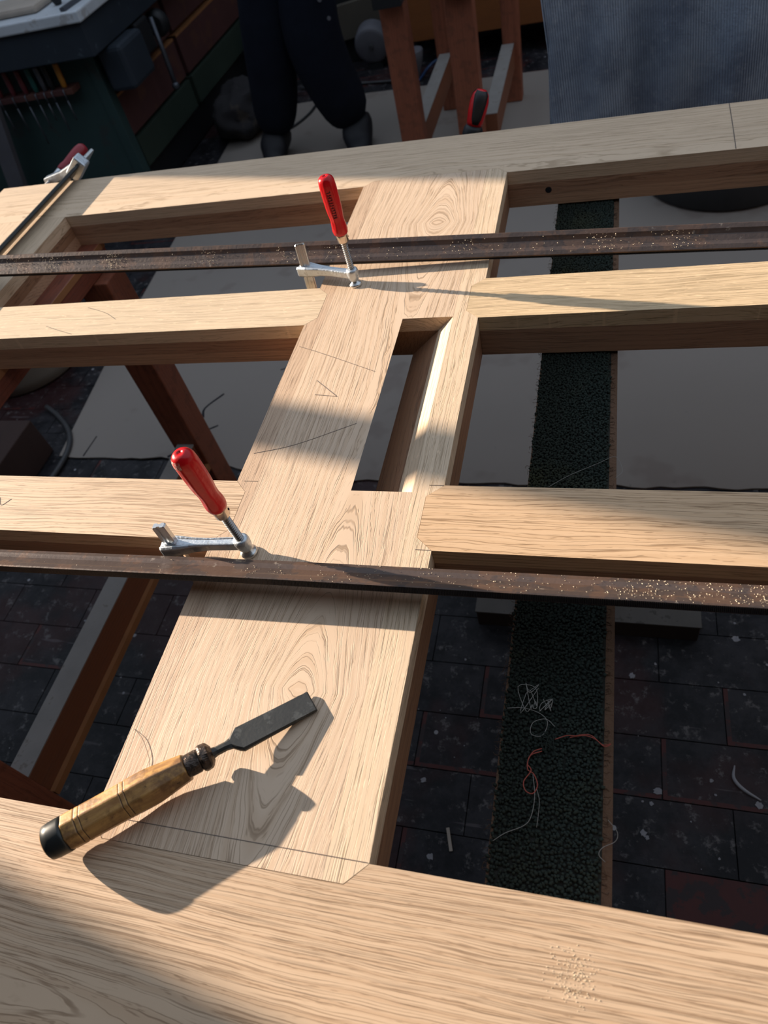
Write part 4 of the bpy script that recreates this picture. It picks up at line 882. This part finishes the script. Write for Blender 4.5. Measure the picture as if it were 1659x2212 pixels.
for x, y, r_ in ((-.3149, .4544, .0055), (-.2772, .3147, .006), (.087, .7284, .006), (.1313, .4942, .007), (.305, .4938, .006), (.1055, .4151, .006), (.2952, .8358, .007), (-.962, .4825, .008), (-.955, .468, .004), (.12, .47, .004), (.112, .408, .004)): splat(x, y, r_)
for _ in range(150):
    x, y = rr.uniform(-1.3, .5), rr.uniform(.1, 1.2); splat(x, y, abs(rr.gauss(0, .0016)) + .0006)
sp.build('paint_splash', 'splat', fl, kind='stuff')

# ------------------------------------------------------------------ blue-grey cloth hung over a rail beyond the frame
t = thing('clothes_stand', 'plain wooden stand whose rail carries the blue-grey cloth', 'stand', (.3, 1.84, 0))
for x in (-.09, .86):
    MB().box(x, x + .03, 1.852, 1.882, .0065, 1.15).build('post', 'brownwood', t); MB().box(x, x + .03, 1.70, 2.02, .0065, .03).build('foot', 'brownwood', t)
MB().box(-.14, .92, 1.850, 1.884, 1.15, 1.18).build('rail', 'brownwood', t)
def cloth():
    nx, nz = 150, 60; vs = []; fs = []
    for j in range(nz + 1):
        s_ = j / nz                       # 0 top back .. 1 hem
        for i in range(nx + 1):
            u_ = i / nx; x = -.150 + u_ * 1.05 + .022 * min(1, max(0, (s_ - .25) / .3)) * (1 - u_) ** 4
            z = 1.183 - s_ * .61
            fold = .020 * math.sin(u_ * 21 + .6 * math.sin(s_ * 2 + u_ * 4)) + .012 * math.sin(u_ * 47 + 1.0 + s_) + .014 * noise.noise(Vector((u_ * 6, s_ * 2.5, 1)))
            y = 1.828 - fold * min(1, .15 + s_ * 1.3) - .020 * min(1, s_ * 3)
            if s_ < .02: y = 1.845
            vs.append((x, y, z))
    fs = [(j * (nx + 1) + i, (j + 1) * (nx + 1) + i, (j + 1) * (nx + 1) + i + 1, j * (nx + 1) + i + 1) for j in range(nz) for i in range(nx)]
    mb = MB(); mb.add(vs, fs, True); o = mb.build('hanging_cloth', 'cloth', origin=(.3, 1.83, .57))
    so_ = o.modifiers.new('thick', 'SOLIDIFY'); so_.thickness = .003
    tag(o, 'dusty blue-grey ribbed cloth hanging in folds behind the far stile at upper right', 'cloth'); return o
hc = cloth()
MB().tube([(-.152 + .0, 1.82, 1.17), (-.149, 1.806, .99), (-.128, 1.80, .82), (-.127, 1.796, .60)], .0028, 6).build('hem', 'cloth', hc)

# ------------------------------------------------------------------ person standing at the back
def skin_fig(name, pts, edges, rads, mat, parent=None, sub=2, root=0):
    me = bpy.data.meshes.new(name); og = Vector(parent['_o']) if parent is not None else Vector((0, 0, 0))
    me.from_pydata([tuple(Vector(p) - og) for p in pts], edges, []); me.materials.append(M[mat])
    o = bpy.data.objects.new(name, me); COL.objects.link(o)
    if parent is not None: o.parent = parent
    md = o.modifiers.new('skin', 'SKIN'); md.use_smooth_shade = True
    for i, r_ in enumerate(rads):
        r2 = r_ if isinstance(r_, tuple) else (r_, r_)
        me.skin_vertices[0].data[i].radius = r2; me.skin_vertices[0].data[i].use_root = (i == root)
    sb = o.modifiers.new('sub', 'SUBSURF'); sb.levels = sub; sb.render_levels = sub
    return o
HP = Vector((-1.245, 3.36, .93))
PB = thing('person', 'person in dark trousers and boots standing at the back beside the green bench', 'person', (-1.3, 3.36, 0))
hipL, hipR = HP + Vector((-.085, 0, -.04)), HP + Vector((.085, 0, -.04))
kL, aL = Vector((-1.425, 3.34, .50)), Vector((-1.535, 3.37, .085)); kR, aR = Vector((-1.235, 3.33, .50)), Vector((-1.125, 3.37, .085))
ch, nk = HP + Vector((0, -.02, .42)), HP + Vector((0, -.03, .55))
shL, shR = HP + Vector((-.18, -.02, .47)), HP + Vector((.18, -.02, .47))
eL, eR = HP + Vector((-.24, -.05, .20)), HP + Vector((.24, -.05, .20)); wL, wR = HP + Vector((-.22, -.20, .02)), HP + Vector((.20, -.22, .04))
body_pts = [HP, HP + Vector((0, 0, .18)), ch, nk, HP + Vector((0, -.04, .63)), HP + Vector((0, -.05, .72)), shL, eL, wL, shR, eR, wR, hipL, kL, aL, hipR, kR, aR, aL + Vector((0, -.13, -.04)), aR + Vector((.05, -.12, -.04))]
body = skin_fig('body', body_pts, [(0, 1), (1, 2), (2, 3), (3, 4), (4, 5), (2, 6), (6, 7), (7, 8), (2, 9), (9, 10), (10, 11), (0, 12), (12, 13), (13, 14), (0, 15), (15, 16), (16, 17), (14, 18), (17, 19)],
    [(.14, .10), (.12, .09), (.14, .10), .055, .075, .072, .055, .040, .026, .055, .040, .026, .085, .055, .038, .085, .055, .038, .030, .030], 'skin', PB)
skin_fig('hair', [HP + Vector((0, -.02, .66)), HP + Vector((0, -.03, .76))], [(0, 1)], [.078, .075], 'hair', PB)
MB().lathe(HP + Vector((0, -.10, .68)), HP + Vector((0, -.14, .66)), [(0, .016), (.03, .012), (.04, .004)], 10).build('nose', 'skin', PB)
for dx in (-.03, .03):
    MB().lathe(HP + Vector((dx, -.108, .70)), HP + Vector((dx, -.12, .70)), [(0, .011), (.006, .009), (.010, .002)], 12).build('eye', 'black', PB)
for s_, wp in ((-1, wL), (1, wR)):      # hands, fingers curled
    pp = [wp, wp + Vector((0, -.06, -.02))]; ed = [(0, 1)]; rd = [.024, .030]
    for f_ in range(4):
        b0 = wp + Vector((-.027 + .018 * f_, -.09, -.03)); n0 = len(pp); L_ = (.030, .036, .034, .026)[f_]
        pp += [b0, b0 + Vector((0, -L_, -.006)), b0 + Vector((0, -L_ - .018, -.03))]; ed += [(1, n0), (n0, n0 + 1), (n0 + 1, n0 + 2)]; rd += [.009, .0085, .0075]
    b0 = wp + Vector((-s_ * .034, -.045, -.02)); n0 = len(pp); pp += [b0, b0 + Vector((-s_ * .015, -.035, -.012))]; ed += [(1, n0), (n0, n0 + 1)]; rd += [.012, .009]
    skin_fig('hand', pp, ed, rd, 'skin', PB)
tr_ = skin_fig('trousers', [HP + Vector((0, 0, .06)), HP, hipL, hipL.lerp(kL, .5), kL, kL.lerp(aL, .5) + Vector((.01, 0, 0)), aL + Vector((0, 0, .0)), hipR, hipR.lerp(kR, .5), kR, kR.lerp(aR, .5) + Vector((-.01, 0, 0)), aR + Vector((0, 0, .0))],
    [(0, 1), (1, 2), (2, 3), (3, 4), (4, 5), (5, 6), (1, 7), (7, 8), (8, 9), (9, 10), (10, 11)], [(.165, .13), (.165, .13), .130, .128, .124, .118, .105, .130, .134, .138, .128, .115], 'navy', PB)
skin_fig('jacket', [HP + Vector((0, 0, -.02)), HP + Vector((0, 0, .18)), ch, nk + Vector((0, 0, -.04)), shL, eL, wL.lerp(eL, .1), shR, eR, wR.lerp(eR, .1)], [(0, 1), (1, 2), (2, 3), (2, 4), (4, 5), (5, 6), (2, 7), (7, 8), (8, 9)],
    [(.19, .15), (.16, .13), (.18, .13), .075, .075, .056, .042, .075, .056, .042], 'navy', PB)
for a_, dx in ((aL, .02), (aR, .05)):
    skin_fig('boot', [a_ + Vector((0, .05, -.030)), a_ + Vector((0, 0, -.02)), a_ + Vector((dx * .5, -.09, -.038)), a_ + Vector((dx, -.17, -.048)), a_ + Vector((0, 0, .07))], [(0, 1), (1, 2), (2, 3), (1, 4)], [(.055, .050), (.066, .060), (.066, .045), (.054, .034), .080], 'shoe', PB)
MB().lathe((-1.115, 3.228, .64), (-1.115, 3.222, .64), [(0, .010), (.003, .010)], 10).build('paint_fleck', 'greywhite', PB)
MB().lathe((-1.095, 3.232, .57), (-1.095, 3.226, .57), [(0, .008), (.003, .008)], 10).build('paint_fleck', 'greywhite', PB)
# custom bookkeeping is not part of the scene
for o in bpy.data.objects:
    if '_o' in o: del o['_o']
for m_ in list(bpy.data.meshes):
    if m_.users == 0: bpy.data.meshes.remove(m_)
